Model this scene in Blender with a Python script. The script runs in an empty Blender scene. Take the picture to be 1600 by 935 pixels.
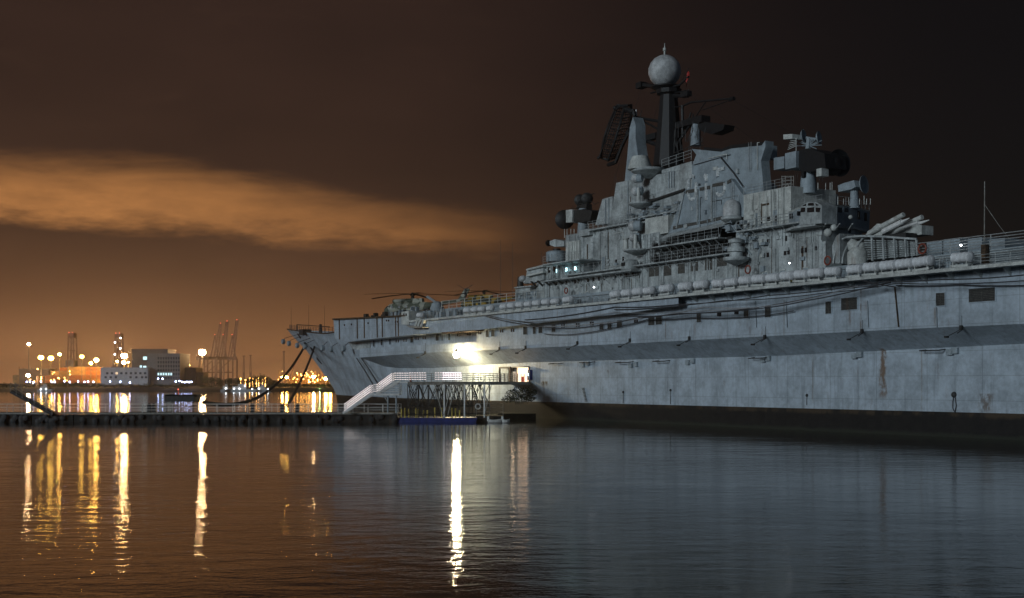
import bpy, bmesh, math, random
from mathutils import Vector, Matrix
random.seed(7)
SC = bpy.context.scene
COL = SC.collection
PI = math.pi

# ------------------------------------------------------------------ camera
FPX = 2000.0; CX = 800.0; HY = 598.0; CAMZ = 5.0
cd = bpy.data.cameras.new("camera"); cam = bpy.data.objects.new("camera", cd); COL.objects.link(cam)
cam.location = (0, 0, CAMZ); cam.rotation_euler = (PI/2, 0, 0)
cd.sensor_width = 36; cd.lens = 36*FPX/1600; cd.shift_y = (HY-467.5)/1600
cd.clip_start = .5; cd.clip_end = 20000
SC.camera = cam
SC.view_settings.view_transform = 'Standard'; SC.view_settings.look = 'None'
SC.view_settings.exposure = 0; SC.view_settings.gamma = 1
SC.render.engine = 'CYCLES'
SC.cycles.use_denoising = True
SC.cycles.max_bounces = 5; SC.cycles.diffuse_bounces = 2; SC.cycles.glossy_bounces = 3
SC.cycles.sample_clamp_indirect = 8; SC.cycles.caustics_reflective = False; SC.cycles.caustics_refractive = False

# ------------------------------------------------------------------ node maths helper
class NG:
    def __init__(s, nt): s.nt = nt; s.n = nt.nodes; s.l = nt.links
    def new(s, t, **k):
        n = s.n.new(t)
        for a, b in k.items(): setattr(n, a, b)
        return n
    def set(s, sock, v):
        if isinstance(v, bpy.types.NodeSocket): s.l.new(v, sock)
        else: sock.default_value = v
    def m(s, op, a, b=0.0, c=None, clamp=False):
        n = s.new('ShaderNodeMath', operation=op); n.use_clamp = clamp
        s.set(n.inputs[0], a); s.set(n.inputs[1], b)
        if c is not None: s.set(n.inputs[2], c)
        return n.outputs[0]
    def ss(s, v, a, b, lo=0.0, hi=1.0):
        n = s.new('ShaderNodeMapRange'); n.interpolation_type = 'SMOOTHSTEP'
        s.set(n.inputs[0], v); s.set(n.inputs[1], a); s.set(n.inputs[2], b); s.set(n.inputs[3], lo); s.set(n.inputs[4], hi)
        return n.outputs[0]
    def noise(s, vec, scale, detail=4, rough=.55, dist=0):
        n = s.new('ShaderNodeTexNoise')
        if vec is not None: s.set(n.inputs['Vector'], vec)
        n.inputs['Scale'].default_value = scale; n.inputs['Detail'].default_value = detail
        n.inputs['Roughness'].default_value = rough; n.inputs['Distortion'].default_value = dist
        return n.outputs['Fac']
    def map(s, vec, sc=(1, 1, 1), loc=(0, 0, 0)):
        n = s.new('ShaderNodeMapping'); s.set(n.inputs[0], vec)
        n.inputs['Scale'].default_value = sc; n.inputs['Location'].default_value = loc
        return n.outputs[0]
    def mix(s, f, a, b, mode='MIX'):
        n = s.new('ShaderNodeMix', data_type='RGBA', blend_type=mode)
        s.set(n.inputs[0], f); s.set(n.inputs[6], a); s.set(n.inputs[7], b)
        return n.outputs[2]
    def sep(s, v):
        n = s.new('ShaderNodeSeparateXYZ'); s.set(n.inputs[0], v); return n.outputs
    def comb(s, x, y, z):
        n = s.new('ShaderNodeCombineXYZ'); s.set(n.inputs[0], x); s.set(n.inputs[1], y); s.set(n.inputs[2], z); return n.outputs[0]
    def scol(s, col, f):
        n = s.new('ShaderNodeVectorMath', operation='SCALE'); s.set(n.inputs[0], col); s.set(n.inputs[3], f); return n.outputs[0]
    def vadd(s, a, b):
        n = s.new('ShaderNodeVectorMath', operation='ADD'); s.set(n.inputs[0], a); s.set(n.inputs[1], b); return n.outputs[0]

# ------------------------------------------------------------------ light: direction shared by moon-like sun and sky
SUN_FROM = Vector((-0.72, -0.69, 0.0)).normalized(); SUN_EL = math.radians(13)
SUN_STR = 1.1
sd = bpy.data.lights.new("sun", 'SUN'); so = bpy.data.objects.new("sun", sd); COL.objects.link(so)
sd.energy = SUN_STR; sd.angle = math.radians(14); sd.color = (0.80, 0.92, 1.0)
dv = Vector((SUN_FROM.x*math.cos(SUN_EL), SUN_FROM.y*math.cos(SUN_EL), math.sin(SUN_EL)))
so.rotation_euler = dv.to_track_quat('Z', 'Y').to_euler(); so.location = (-60, -60, 60)
sd.specular_factor = 0.0

W_ = bpy.data.worlds.new("World"); SC.world = W_; W_.use_nodes = True
g = NG(W_.node_tree); g.n.clear()
tc = g.new('ShaderNodeTexCoord').outputs['Generated']
x, y, z = g.sep(tc)
phi = g.m('ARCTAN2', x, y); el = g.m('MAXIMUM', z, 0.0)
gl = g.m('DIVIDE', 1.0, g.m('ADD', 1.0, g.m('EXPONENT', g.m('DIVIDE', g.m('SUBTRACT', phi, .02), .095))))
gl = g.m('MULTIPLY', gl, g.ss(phi, -1.8, -.5))
def dec(k): return g.m('EXPONENT', g.m('DIVIDE', el, -k))
vn = g.noise(g.map(tc, (1, 1, 3)), 5, 3)
warm = g.m('ADD', g.m('MULTIPLY', dec(.10), .065), g.m('MULTIPLY', dec(.034), .62))
warm = g.m('MULTIPLY', warm, g.m('MULTIPLY_ADD', vn, .5, .75))
warm = g.m('MULTIPLY', warm, gl)
up = g.m('MULTIPLY', g.m('MULTIPLY', gl, .026), g.m('MULTIPLY_ADD', vn, .8, .6))
col = g.vadd(g.scol((1, .43, .16), warm), g.scol((1, .50, .34), up))
# cloud bank lit from the port below
wn = g.noise(g.map(tc, (1, 1, 4.5)), 6, 8, .62, .4)
wn2 = g.noise(g.map(tc, (1, 1, 3.5), (3, 1, 2)), 18, 7, .65)
wob = g.m('ADD', g.m('MULTIPLY', g.m('SUBTRACT', wn, .5), .055), g.m('MULTIPLY', g.m('SUBTRACT', wn2, .5), .020))
elw = g.m('ADD', z, wob)
ctr = g.ss(phi, -.32, .03, .1385, .116)
top = g.m('ADD', ctr, g.ss(phi, -.25, -.02, .014, .009))
bot = g.m('SUBTRACT', ctr, g.ss(phi, -.25, 0.0, .020, .012))
cl = g.m('MULTIPLY', g.ss(elw, g.m('SUBTRACT', bot, .010), g.m('ADD', bot, .012)), g.ss(elw, g.m('SUBTRACT', top, .018), g.m('ADD', top, .018), 1.0, 0.0))
cl = g.m('MULTIPLY', cl, g.ss(phi, -.07, .04, 1.0, 0.0))
cl = g.m('MULTIPLY', cl, g.ss(phi, -2.0, -.9))
cl = g.m('MULTIPLY', cl, g.m('MULTIPLY_ADD', wn2, 1.5, .22))
clc = g.m('MULTIPLY', cl, g.ss(phi, -.35, .03, .33, .13))
# thin wisps high up
wi = g.ss(g.noise(g.map(tc, (1, 1, 4), (5, 2, 1)), 9, 7, .65, .5), .55, .8)
wi = g.m('MULTIPLY', g.m('MULTIPLY', wi, gl), .014)
col = g.vadd(col, g.scol((1, .41, .11), clc)); col = g.vadd(col, g.scol((1, .55, .3), wi))
col = g.vadd(col, (.0040, .0028, .0027))
# cool city glow over the near bank, behind the viewer
back = g.m('MULTIPLY', g.ss(y, .1, -.5), g.m('EXPONENT', g.m('DIVIDE', el, -.5)))
col = g.vadd(col, g.scol((.42, .66, 1.0), g.m('MULTIPLY', back, .075)))
bg1 = g.new('ShaderNodeBackground'); g.set(bg1.inputs[0], col); bg1.inputs[1].default_value = 1
sky = g.new('ShaderNodeTexSky', sky_type='NISHITA'); sky.sun_disc = False
sky.sun_elevation = SUN_EL; sky.sun_rotation = math.atan2(SUN_FROM.x, SUN_FROM.y)
bg2 = g.new('ShaderNodeBackground'); g.set(bg2.inputs[0], sky.outputs[0]); bg2.inputs[1].default_value = .0006
ad = g.new('ShaderNodeAddShader'); g.l.new(bg1.outputs[0], ad.inputs[0]); g.l.new(bg2.outputs[0], ad.inputs[1])
out = g.new('ShaderNodeOutputWorld'); g.l.new(ad.outputs[0], out.inputs[0])

# ------------------------------------------------------------------ materials
MATS = {}
def mat(name, base, rough=.6, metal=0, var=.18, vscale=.6, streak=0, rust=0, rustcol=(.16, .075, .03), bump=0, emit=None, estr=0, special=None, spec=.5):
    m_ = bpy.data.materials.new(name); m_.use_nodes = True; g = NG(m_.node_tree)
    b = g.n['Principled BSDF']
    b.inputs['Roughness'].default_value = rough; b.inputs['Metallic'].default_value = metal
    b.inputs['Specular IOR Level'].default_value = spec
    oc = g.new('ShaderNodeTexCoord').outputs['Object']
    c = (*base, 1)
    n1 = g.noise(oc, vscale, 6, .62)
    n2 = g.noise(oc, vscale*7, 4, .6)
    f = g.m('ADD', g.m('MULTIPLY', n1, .65), g.m('MULTIPLY', n2, .35))
    dk = (*[max(0, q*(1-2.2*var)) for q in base], 1); lt = (*[min(1, q*(1+1.1*var)) for q in base], 1)
    c = g.mix(g.ss(f, .32, .68), dk, lt)
    if streak:
        s1 = g.noise(g.map(oc, (1.3, 1.3, .09)), 1.0, 6, .65)
        c = g.mix(g.m('MULTIPLY', g.ss(s1, .50, .74), streak), c, (*[q*.45 for q in base], 1))
        s2 = g.noise(g.map(oc, (3.1, 3.1, .16), (9, 3, 1)), 1.0, 5, .6)
        c = g.mix(g.m('MULTIPLY', g.ss(s2, .58, .8), streak*.8), c, (*[min(.8, q*1.4) for q in base], 1))
    if rust:
        r1 = g.noise(g.map(oc, (1.0, 1.0, .28), (4, 7, 2)), .9, 7, .7)
        r2 = g.noise(g.map(oc, (1, 1, 1), (1, 8, 3)), .11, 3, .5)
        rm = g.m('MULTIPLY', g.ss(r1, .60-.06*rust, .74), g.ss(r2, .42, .66))
        c = g.mix(g.m('MULTIPLY', rm, min(1, .75*rust)), c, (*rustcol, 1))
    if special: c = special(g, oc, c)
    g.set(b.inputs['Base Color'], c)
    if bump:
        bn = g.new('ShaderNodeBump'); bn.inputs['Strength'].default_value = bump; bn.inputs['Distance'].default_value = .05
        g.set(bn.inputs['Height'], n2); g.l.new(bn.outputs[0], b.inputs['Normal'])
    if emit:
        b.inputs['Emission Color'].default_value = (*emit, 1); b.inputs['Emission Strength'].default_value = estr
    MATS[name] = m_; return m_

# ship frame: origin alongside, X towards the near end, Y into the ship
TH = math.atan(1163/FPX); SN, CS = math.sin(TH), math.cos(TH); WL = 90.6; U0 = 150.0
def S(px, py, Y=0.0):
    tx = (px-CX)/FPX; D = (WL+Y)/(tx*CS+SN); u = D*(-tx*SN+CS)
    return Vector((U0-u, Y, CAMZ+(HY-py)/FPX*D))
def XX(px, Y=0.0): return S(px, HY, Y).x
def ZZ(px, py, Y=0.0): return S(px, py, Y).z
def YY(px, X):
    tx = (px-CX)/FPX; return (U0-X)*(tx*CS+SN)/(CS-tx*SN)-WL
def F(px, py, D): return Vector(((px-CX)/FPX*D, D, CAMZ+(HY-py)/FPX*D))

def rust_spots(g, oc, c):
    X, Y, Z = g.sep(oc)
    wob = g.m('MULTIPLY', g.m('SUBTRACT', g.noise(oc, .8, 6, .7), .5), 1.6)
    for px, py, hw, z0, z1, colr, amt in ((1380, 560, .55, 3.6, 8.3, (.17, .09, .035), .85), (1540, 630, 1.0, 2.3, 4.0, (.12, .07, .03), .75),
                                     (851, 598, 1.1, 4.5, 5.15, (.035, .02, .012), 1.0), (1345, 470, .16, 9.8, 14, (.13, .09, .06), .7), (1328, 500, .25, 10.6, 12.1, (.16, .10, .06), .6), (1462, 490, .3, 10.2, 11.7, (.17, .11, .06), .6),
            (1225, 500, .12, 9.8, 13.5, (.14, .10, .06), .6), (1130, 600, .35, 4.6, 5.2, (.16, .09, .05), .7), (950, 585, .3, 5.9, 6.6, (.15, .09, .05), .7), (1040, 505, .14, 10, 12.4, (.15, .10, .06), .6), (885, 470, .2, 12.2, 14.4, (.2, .13, .07), .5), (1270, 600, .14, 2.3, 7.9, (.2, .16, .11), .5), (1440, 600, .14, 2.3, 8, (.22, .17, .12), .45)):
        x0 = XX(px, 3 if py > 545 else 0)
        dx = g.m('ABSOLUTE', g.m('SUBTRACT', g.m('ADD', X, wob) if hw > .3 else X, x0))
        mk = g.m('MULTIPLY', g.ss(dx, hw*.35, hw, 1, 0), g.m('MULTIPLY', g.ss(Z, z0-.4, z0+.5), g.ss(Z, z1-.1, z1+.1, 1, 0)))
        mk = g.m('MULTIPLY', mk, g.ss(g.noise(g.map(oc, (1, 1, .4)), 2.2, 5, .7), .35, .55))
        c = g.mix(g.m('MULTIPLY', mk, amt), c, (*colr, 1))
    # plate seams
    sx = g.m('ABSOLUTE', g.m('SUBTRACT', g.m('FRACT', g.m('DIVIDE', X, 6.3)), .5)); sz = g.m('ABSOLUTE', g.m('SUBTRACT', g.m('FRACT', g.m('DIVIDE', Z, 2.25)), .5))
    sm = g.m('MAXIMUM', g.ss(sx, .002, .009, 1, 0), g.ss(sz, .005, .014, 1, 0))
    c = g.mix(g.m('MULTIPLY', sm, .45), c, (.12, .13, .14, 1))
    return c
mat('hull', (.44, .51, .575), .55, var=.15, vscale=.35, streak=.75, rust=.8, special=rust_spots, bump=.35)
def scum(g, oc, c):
    X, Y, Z = g.sep(oc); nz = g.noise(g.map(oc, (.5, .5, .2)), 1.2, 6, .7)
    zz = g.m('ADD', Z, g.m('MULTIPLY', nz, .9))
    c = g.mix(g.m('MULTIPLY', g.m('MULTIPLY', g.ss(zz, 2.2, 2.6), g.ss(nz, .42, .6)), .8), c, (.06, .04, .022, 1))
    return g.mix(g.m('MULTIPLY', g.ss(zz, .95, .6), .7), c, (.022, .026, .016, 1))
mat('boot', (.008, .0065, .0055), .7, special=scum, var=.4, vscale=1.2, rust=.8, rustcol=(.035, .02, .012), bump=.5)
mat('grey', (.47, .505, .505), .6, var=.24, vscale=.55, streak=.85, rust=.85, bump=.4)
mat('grey_blue', (.33, .385, .42), .6, var=.15, vscale=.8, streak=.4, rust=.3, bump=.3)
mat('pale', (.60, .62, .59), .55, var=.18, vscale=.9, streak=.6, rust=.8)
mat('deck', (.06, .06, .06), .8, var=.25, vscale=2)
mat('black', (.012, .012, .013), .6, var=.3, vscale=3)
mat('dark', (.035, .035, .034), .6, var=.3, vscale=3, rust=1)
mat('window', (.02, .022, .025), .25, var=.2)
mat('louvre', (.10, .095, .085), .6, var=.3, vscale=4, rust=.6)
mat('rail', (.40, .42, .42), .5, var=.2, vscale=3, rust=.8)
mat('white_paint', (.80, .80, .78), .45, var=.1, vscale=3, rust=.5)
mat('raft', (.80, .82, .84), .4, var=.12, vscale=2.5, streak=.3, rust=.25)
mat('radome', (.55, .56, .56), .5, var=.22, vscale=.9, streak=.5)
mat('rustband', (.09, .055, .03), .8, var=.5, vscale=3)
mat('cable', (.045, .045, .05), .6)
mat('cable_pale', (.35, .35, .36), .6)
mat('red', (.45, .03, .02), .6)
mat('orange_ring', (.28, .07, .045), .6)
mat('camo', (.10, .12, .085), .7, special=lambda g, oc, c: g.mix(g.ss(g.noise(oc, .8, 2, .4), .50, .54), c, (.36, .37, .31, 1)))
mat('camo_yellow', (.05, .055, .04), .7, special=lambda g, oc, c: g.mix(g.ss(g.noise(oc, .7, 2, .4), .50, .54), c, (.42, .26, .03, 1)))
mat('yellow', (.55, .42, .06), .5, var=.2, vscale=3, rust=.5)
mat('blue', (.012, .025, .16), .5, var=.25, vscale=2, rust=.4)
mat('pontoon', (.016, .015, .013), .8, var=.4, vscale=1.5, rust=1, bump=.5)
mat('steel', (.32, .31, .28), .5, var=.25, vscale=2, rust=.9)
mat('deckboards', (.30, .29, .26), .7, var=.2, vscale=3)
mat('rubber', (.62, .62, .60), .5, var=.15)
mat('leaf_dark', (.035, .055, .02), .7, var=.35, vscale=2)
mat('leaf', (.05, .075, .025), .7, var=.35, vscale=.5)
mat('leaf_lit', (.09, .20, .03), .6, var=.3, vscale=.5)  # brighter copy of leaf, puts the lamplit green of one tree into its colour
mat('bark', (.07, .05, .035), .8)
mat('earth', (.035, .032, .025), .9, var=.4, vscale=.05, bump=.6)
mat('stonebank', (.07, .06, .05), .9, var=.4, vscale=.4, bump=.6)
mat('conc', (.20, .19, .185), .7, var=.1, vscale=.2, streak=.2)
mat('conc_brown', (.17, .12, .10), .7, var=.12, vscale=.2)
mat('whitewall', (.50, .49, .48), .7, var=.1, vscale=.2, streak=.3)
mat('orange_box', (.50, .17, .05), .6, var=.2, vscale=.4, rust=.3)
mat('rust_box', (.34, .12, .05), .6, var=.2, vscale=.4, rust=.3)
mat('ochre_box', (.50, .28, .10), .6, var=.2, vscale=.4, rust=.3)
mat('crane', (.28, .15, .10), .6, var=.2, vscale=.3)
mat('crane_grey', (.25, .22, .19), .6, var=.2, vscale=.3)
# things that give off light
def em(name, c, s): return mat(name, (.5, .5, .5), .5, emit=c, estr=s)
em('flood', (1.0, .80, .46), 800)
em('flood_side', (1.0, .80, .45), 12)
em('door_light', (1.0, .66, .42), 2.4)
em('sodium', (1.0, .50, .10), 230)
em('sodium_yellow', (1.0, .55, .08), 70)
em('sodium_pale', (1.0, .60, .28), 260)
em('port_amber', (1.0, .48, .10), 22)
em('park', (.45, .55, 1.0), 26)
em('cool_win', (.55, .85, .9), 1.5)
em('warm_win', (1, .6, .3), 1.2)
em('cyan_lamp', (.5, .88, 1.0), 3.5)
em('red_lamp', (1.0, .12, .05), 8)
em('white_small', (.9, .95, 1.0), 14)
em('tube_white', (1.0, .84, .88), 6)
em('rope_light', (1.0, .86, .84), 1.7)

# ------------------------------------------------------------------ mesh builder
class MB:
    def __init__(s): s.v = []; s.f = []
    def add(s, vs, fs):
        o = len(s.v); s.v += [Vector(q) for q in vs]; s.f += [tuple(i+o for i in f) for f in fs]; return s
    def box(s, x0, x1, y0, y1, z0, z1):
        vs = [(x, y, z) for x in (x0, x1) for y in (y0, y1) for z in (z0, z1)]
        return s.add(vs, [(0, 1, 3, 2), (4, 6, 7, 5), (0, 4, 5, 1), (2, 3, 7, 6), (0, 2, 6, 4), (1, 5, 7, 3)])
    def tube(s, a, b, r, n=6, r2=None):
        a = Vector(a); b = Vector(b); r2 = r if r2 is None else r2
        d = b-a
        if d.length < 1e-6: return s
        q = d.normalized().to_track_quat('Z', 'Y'); vs = []
        for p, rr in ((a, r), (b, r2)):
            for i in range(n):
                t = 2*PI*i/n; vs.append(p+q @ Vector((rr*math.cos(t), rr*math.sin(t), 0)))
        fs = [(i, (i+1) % n, n+(i+1) % n, n+i) for i in range(n)]+[tuple(range(n-1, -1, -1)), tuple(range(n, 2*n))]
        return s.add(vs, fs)
    def path(s, pts, r, n=5):
        for a, b in zip(pts[:-1], pts[1:]): s.tube(a, b, r, n)
        return s
    def bar(s, a, b, w, h):
        a = Vector(a); b = Vector(b); q = (b-a).normalized().to_track_quat('Z', 'Y') if abs((b-a).normalized().z) < .99 else Matrix.Identity(3).to_quaternion()
        u = q @ Vector((1, 0, 0))*w/2; v = q @ Vector((0, 1, 0))*h/2
        return s.add([a-u-v, a+u-v, a+u+v, a-u+v, b-u-v, b+u-v, b+u+v, b-u+v], [(3, 2, 1, 0), (4, 5, 6, 7), (0, 1, 5, 4), (1, 2, 6, 5), (2, 3, 7, 6), (3, 0, 4, 7)])
    def prism(s, pts, ext):
        n = len(pts); e = Vector(ext); vs = [Vector(p) for p in pts]+[Vector(p)+e for p in pts]
        return s.add(vs, [tuple(range(n)), tuple(range(2*n-1, n-1, -1))]+[(i, n+i, n+(i+1) % n, (i+1) % n) for i in range(n)])
    def pr(s, pp, Y0, Y1):          # outline seen on the ship plane Y0, given real depth to Y1
        return s.prism([S(a, b, Y0) for a, b in pp], (0, Y1-Y0, 0))
    def lathe(s, c, prof, n=20, axis=(0, 0, 1)):
        q = Vector(axis).normalized().to_track_quat('Z', 'Y'); c = Vector(c); vs = []; fs = []
        for r, h in prof:
            for i in range(n):
                t = 2*PI*i/n; vs.append(c+q @ Vector((r*math.cos(t), r*math.sin(t), h)))
        for j in range(len(prof)-1):
            for i in range(n): fs.append((j*n+i, j*n+(i+1) % n, (j+1)*n+(i+1) % n, (j+1)*n+i))
        if prof[0][0] > 1e-4: fs.append(tuple(range(n-1, -1, -1)))
        if prof[-1][0] > 1e-4: fs.append(tuple((len(prof)-1)*n+i for i in range(n)))
        return s.add(vs, fs)
    def ball(s, c, r, sz=1.0, n=14, axis=(0, 0, 1)):
        k = 9; return s.lathe(c, [(max(r*math.sin(PI*i/k), 1e-5), -r*sz*math.cos(PI*i/k)) for i in range(k+1)], n, axis)
    def dish(s, c, r, depth, axis, n=22):     # hollow reflector opening along axis
        pf = [(max(r*t, 1e-5), depth*t*t) for t in (0, .25, .5, .75, 1)]
        s.lathe(c, pf+[(r*1.03, depth), (r*1.03, depth*.9)]+[(max(r*t, 1e-5), depth*t*t-.12) for t in (.75, .5, .25, 0)], n, axis); return s
    def grid(s, rows):
        o = len(s.v); nr = len(rows); nc = len(rows[0])
        for r in rows: s.v += [Vector(p) for p in r]
        for j in range(nr-1):
            for i in range(nc-1): s.f.append((o+j*nc+i, o+j*nc+i+1, o+(j+1)*nc+i+1, o+(j+1)*nc+i))
        return s
    def build(s, name, m, parent=None, fix=True):
        me = bpy.data.meshes.new(name); me.from_pydata([tuple(v) for v in s.v], [], s.f); me.validate()
        if fix:
            bm = bmesh.new(); bm.from_mesh(me); bmesh.ops.recalc_face_normals(bm, faces=bm.faces); bm.to_mesh(me); bm.free()
        me.polygons.foreach_set('use_smooth', [True]*len(me.polygons)); me.set_sharp_from_angle(angle=math.radians(32))
        me.materials.append(MATS[m] if isinstance(m, str) else m)
        o = bpy.data.objects.new(name, me); COL.objects.link(o)
        if parent: o.parent = parent
        return o
def tag(o, label=None, cat=None, group=None, kind=None):
    if label: o['label'] = label
    if cat: o['category'] = cat
    if group: o['group'] = group
    if kind: o['kind'] = kind
    return o
def empty(name, loc=(0, 0, 0), rz=0, label=None, cat=None, group=None):
    o = bpy.data.objects.new(name, None); COL.objects.link(o); o.location = loc; o.rotation_euler = (0, 0, rz)
    o.empty_display_size = .5
    return tag(o, label, cat, group)
def copy_tree(o, parent=None):
    c = o.copy(); COL.objects.link(c)
    if parent: c.parent = parent
    for ch in list(o.children): copy_tree(ch, c)
    return c
ORD = ['first', 'second', 'third', 'fourth', 'fifth', 'sixth', 'seventh', 'eighth', 'ninth', 'tenth', 'eleventh', 'twelfth', 'thirteenth',
       'fourteenth', 'fifteenth', 'sixteenth', 'seventeenth', 'eighteenth', 'nineteenth', 'twentieth', 'twenty-first', 'twenty-second', 'twenty-third', 'twenty-fourth', 'twenty-fifth', 'twenty-sixth', 'twenty-seventh', 'twenty-eighth']

# ------------------------------------------------------------------ setting: water, far bank
wm = bpy.data.materials.new('water'); wm.use_nodes = True; g = NG(wm.node_tree); b = g.n['Principled BSDF']
g.n.remove(b)
oc = g.new('ShaderNodeTexCoord').outputs['Object']
h1 = g.noise(g.map(oc, (.55, 1.0, 1)), .9, 5, .62, .2); h2 = g.noise(g.map(oc, (.7, 1.0, 1), (40, 9, 0)), .16, 3, .5)
cm_ = g.ss(g.noise(g.map(oc, (.35, 1.0, 1), (4, 2, 0)), .035, 3, .5), .35, .65, .55, 1.25)   # calm and ruffled patches
hh = g.m('ADD', g.m('MULTIPLY', g.m('MULTIPLY', h1, .031), cm_), g.m('MULTIPLY', h2, .05))
bn = g.new('ShaderNodeBump'); bn.inputs['Strength'].default_value = 1; bn.inputs['Distance'].default_value = 1.0
g.set(bn.inputs['Height'], hh)
fr = g.new('ShaderNodeFresnel'); fr.inputs['IOR'].default_value = 1.34; g.l.new(bn.outputs[0], fr.inputs['Normal'])
gs = g.new('ShaderNodeBsdfGlossy'); gs.distribution = 'BECKMANN'; gs.inputs['Roughness'].default_value = .085; g.l.new(bn.outputs[0], gs.inputs['Normal'])
gs.inputs['Color'].default_value = (1, 1, 1, 1)
df = g.new('ShaderNodeBsdfDiffuse'); df.inputs['Color'].default_value = (.022, .022, .018, 1)
mx = g.new('ShaderNodeMixShader'); g.l.new(fr.outputs[0], mx.inputs[0]); g.l.new(df.outputs[0], mx.inputs[1]); g.l.new(gs.outputs[0], mx.inputs[2])
g.l.new(mx.outputs[0], g.n['Material Output'].inputs[0])
MATS['water'] = wm
o = MB().add([(-2500, -200, 0), (2500, -200, 0), (2500, 4500, 0), (-2500, 4500, 0)], [(0, 1, 2, 3)]).build('water', 'water'); tag(o, kind='structure')

# far land: sloping bank then flat quay ground
BD = 712
rows = []
for k, (dy, zz) in enumerate(((0, -.6), (3, .5), (9, 1.5), (16, 2.0), (40, 2.1), (600, 2.1), (3500, 2.1))):
    rows.append([(xq, BD+dy+(random.uniform(-2, 2) if k < 4 else 0), zz+(random.uniform(-.15, .15) if 0 < k < 5 else 0)) for xq in range(-1500, 1501, 12)])
o = MB().grid(rows).build('far_bank', 'earth', fix=False); tag(o, kind='structure')

# ------------------------------------------------------------------ the ship
SROT = math.atan2(-CS, SN)
org = Vector((-SN*U0+CS*WL, CS*U0+SN*WL, 0))
ship = empty('aircraft_carrier', org, SROT, 'long grey aircraft carrier moored along the far side of the basin, rust streaked hull', 'aircraft carrier')
def part(mb, name, m, parent=None, label=None):
    o = mb.build(name, m, parent or ship)
    if label: o['label'] = label
    return o
XE = 150.0     # near end of the ship, out of frame
# --- lower hull with flared, raked end
prof = [(449, 515), (455, 523), (464, 533), (478, 547), (495, 569), (512, 594), (521, 607), (525, 618), (527, 634), (528, 648)]
stem = [S(a, b_, 19) for a, b_ in prof]
XB = XX(700, 3)
def hull_row(p, j, nrow):
    k = j/(nrow-1); pw = 2.1*(1-k)+1.35*k
    pts = []
    for i in range(41):
        s_ = i/40; X = p.x+(XB-p.x)*s_
        pts.append((X, 3+16*(1-s_)**pw))
    return pts
nr = len(stem); tgt = []   # z at the parallel body for every row
zt = [14.9, 13.6, 12.2, 10.6, 8.3, 5.6, 3.9, 2.3, .6, -1.2]
def hull_rows(idx, mirror=False):
    rows = []
    for j in idx:
        p = stem[j]; pts = hull_row(p, j, nr); r = []
        for i, (X, Y) in enumerate(pts):
            s_ = i/40; zz = p.z+(zt[j]-p.z)*min(1, s_*2.2)
            if j >= 7: zz = zt[j]
            r.append((X, Y if not mirror else 38-Y, zz))
        yy = 3 if not mirror else 35
        for q in (20, 50, 80, 110, XE-15, XE): r.append((q, yy, zt[j]) if q < XE-1 else (XE, yy+(6 if not mirror else -6), zt[j]))
        rows.append(r)
    return rows
mb = MB().grid(hull_rows(range(0, 8))).grid(hull_rows(range(0, 8), True))
ra, rb = hull_rows([0])[0], hull_rows([0], True)[0]
ra2, rb2 = hull_rows([0, 7]), hull_rows([0, 7], True)
hull = part(mb, 'hull', 'hull')
ends = [hull_rows([j])[0][-1] for j in range(10)]; 
mb = MB().grid([[ (e[0], yq, e[2]) for e in ends] for yq in (9, 19, 29)]); part(mb, 'end_plating', 'hull')
part(MB().grid(hull_rows(range(7, 10))).grid(hull_rows(range(7, 10), True)), 'waterline_band', 'boot')
# raked-end deck and far-side bulwark
mb = MB(); mb.grid([[Vector(p)+Vector((0, 0, -.4)) for p in ra], [Vector(p)+Vector((0, 0, -.4)) for p in rb]]); part(mb, 'mooring_deck', 'deck')
# bulwark cap along the raked end
part(MB().path([Vector(p)+Vector((0, -.05, .05)) for p in ra[:30]], .16), 'bulwark_cap', 'rustband')

# --- sponson (upper side wall), slanting underside
def lerp(a, b, t): return a+(b-a)*t
up_edge = [(562, 559), (600, 556), (700, 549.5), (820, 544.5), (1000, 536), (1200, 525.5), (1400, 515), (1560, 508)]
lo_edge = [(548, 561), (580, 570), (620, 575.5), (680, 575.5), (820, 567), (1000, 562), (1200, 557), (1400, 547.5), (1560, 539.5)]
def ev(tab, px):
    if px <= tab[0][0]: return tab[0][1]
    for (a, b_), (c, d) in zip(tab[:-1], tab[1:]):
        if px <= c: return lerp(b_, d, (px-a)/(c-a))
    (a, b_), (c, d) = tab[-2:]; return lerp(b_, d, (px-a)/(c-a))
def yl(X):   # lower hull offset at X near sponson underside
    s_ = max(0, min(1, (X-stem[4].x)/(XB-stem[4].x))); return 3+16*(1-s_)**1.75
cols = []
for k in range(46):
    px = lerp(562, 1560, (k/45)**1.0)
    a = S(px, ev(up_edge, px), 0); X = a.x
    yb = min(yl(X)+.02, 7)
    # lower edge matched on its own plane at same X: iterate for px there
    pxl = px
    for _ in range(25):
        pxl += (X-XX(pxl, yb))*1.2 if abs(X-XX(pxl, yb)) > .01 else 0
    zb = ZZ(pxl, ev(lo_edge, pxl), yb)
    cols.append((X, yb, a.z, zb))
cols.append((XE, 3.0, 9.9, 8.2))
ZT = 11.0
r0 = [(X, yb+2, zb) for X, yb, za, zb in cols]; r1 = [(X, yb, zb) for X, yb, za, zb in cols]; r2 = [(X, 0, za) for X, yb, za, zb in cols]
top = [(X, 0, ZT if X < XX(745) else 14.9) for X, yb, za, zb in cols]
mb = MB().grid([r1, r2]); und = part(mb, 'sponson_underside', 'hull')
xs0 = cols[0][0]
mb = MB(); mb.grid([r2, [(X, 0, 11.0) for X, *_ in cols]])
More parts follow.
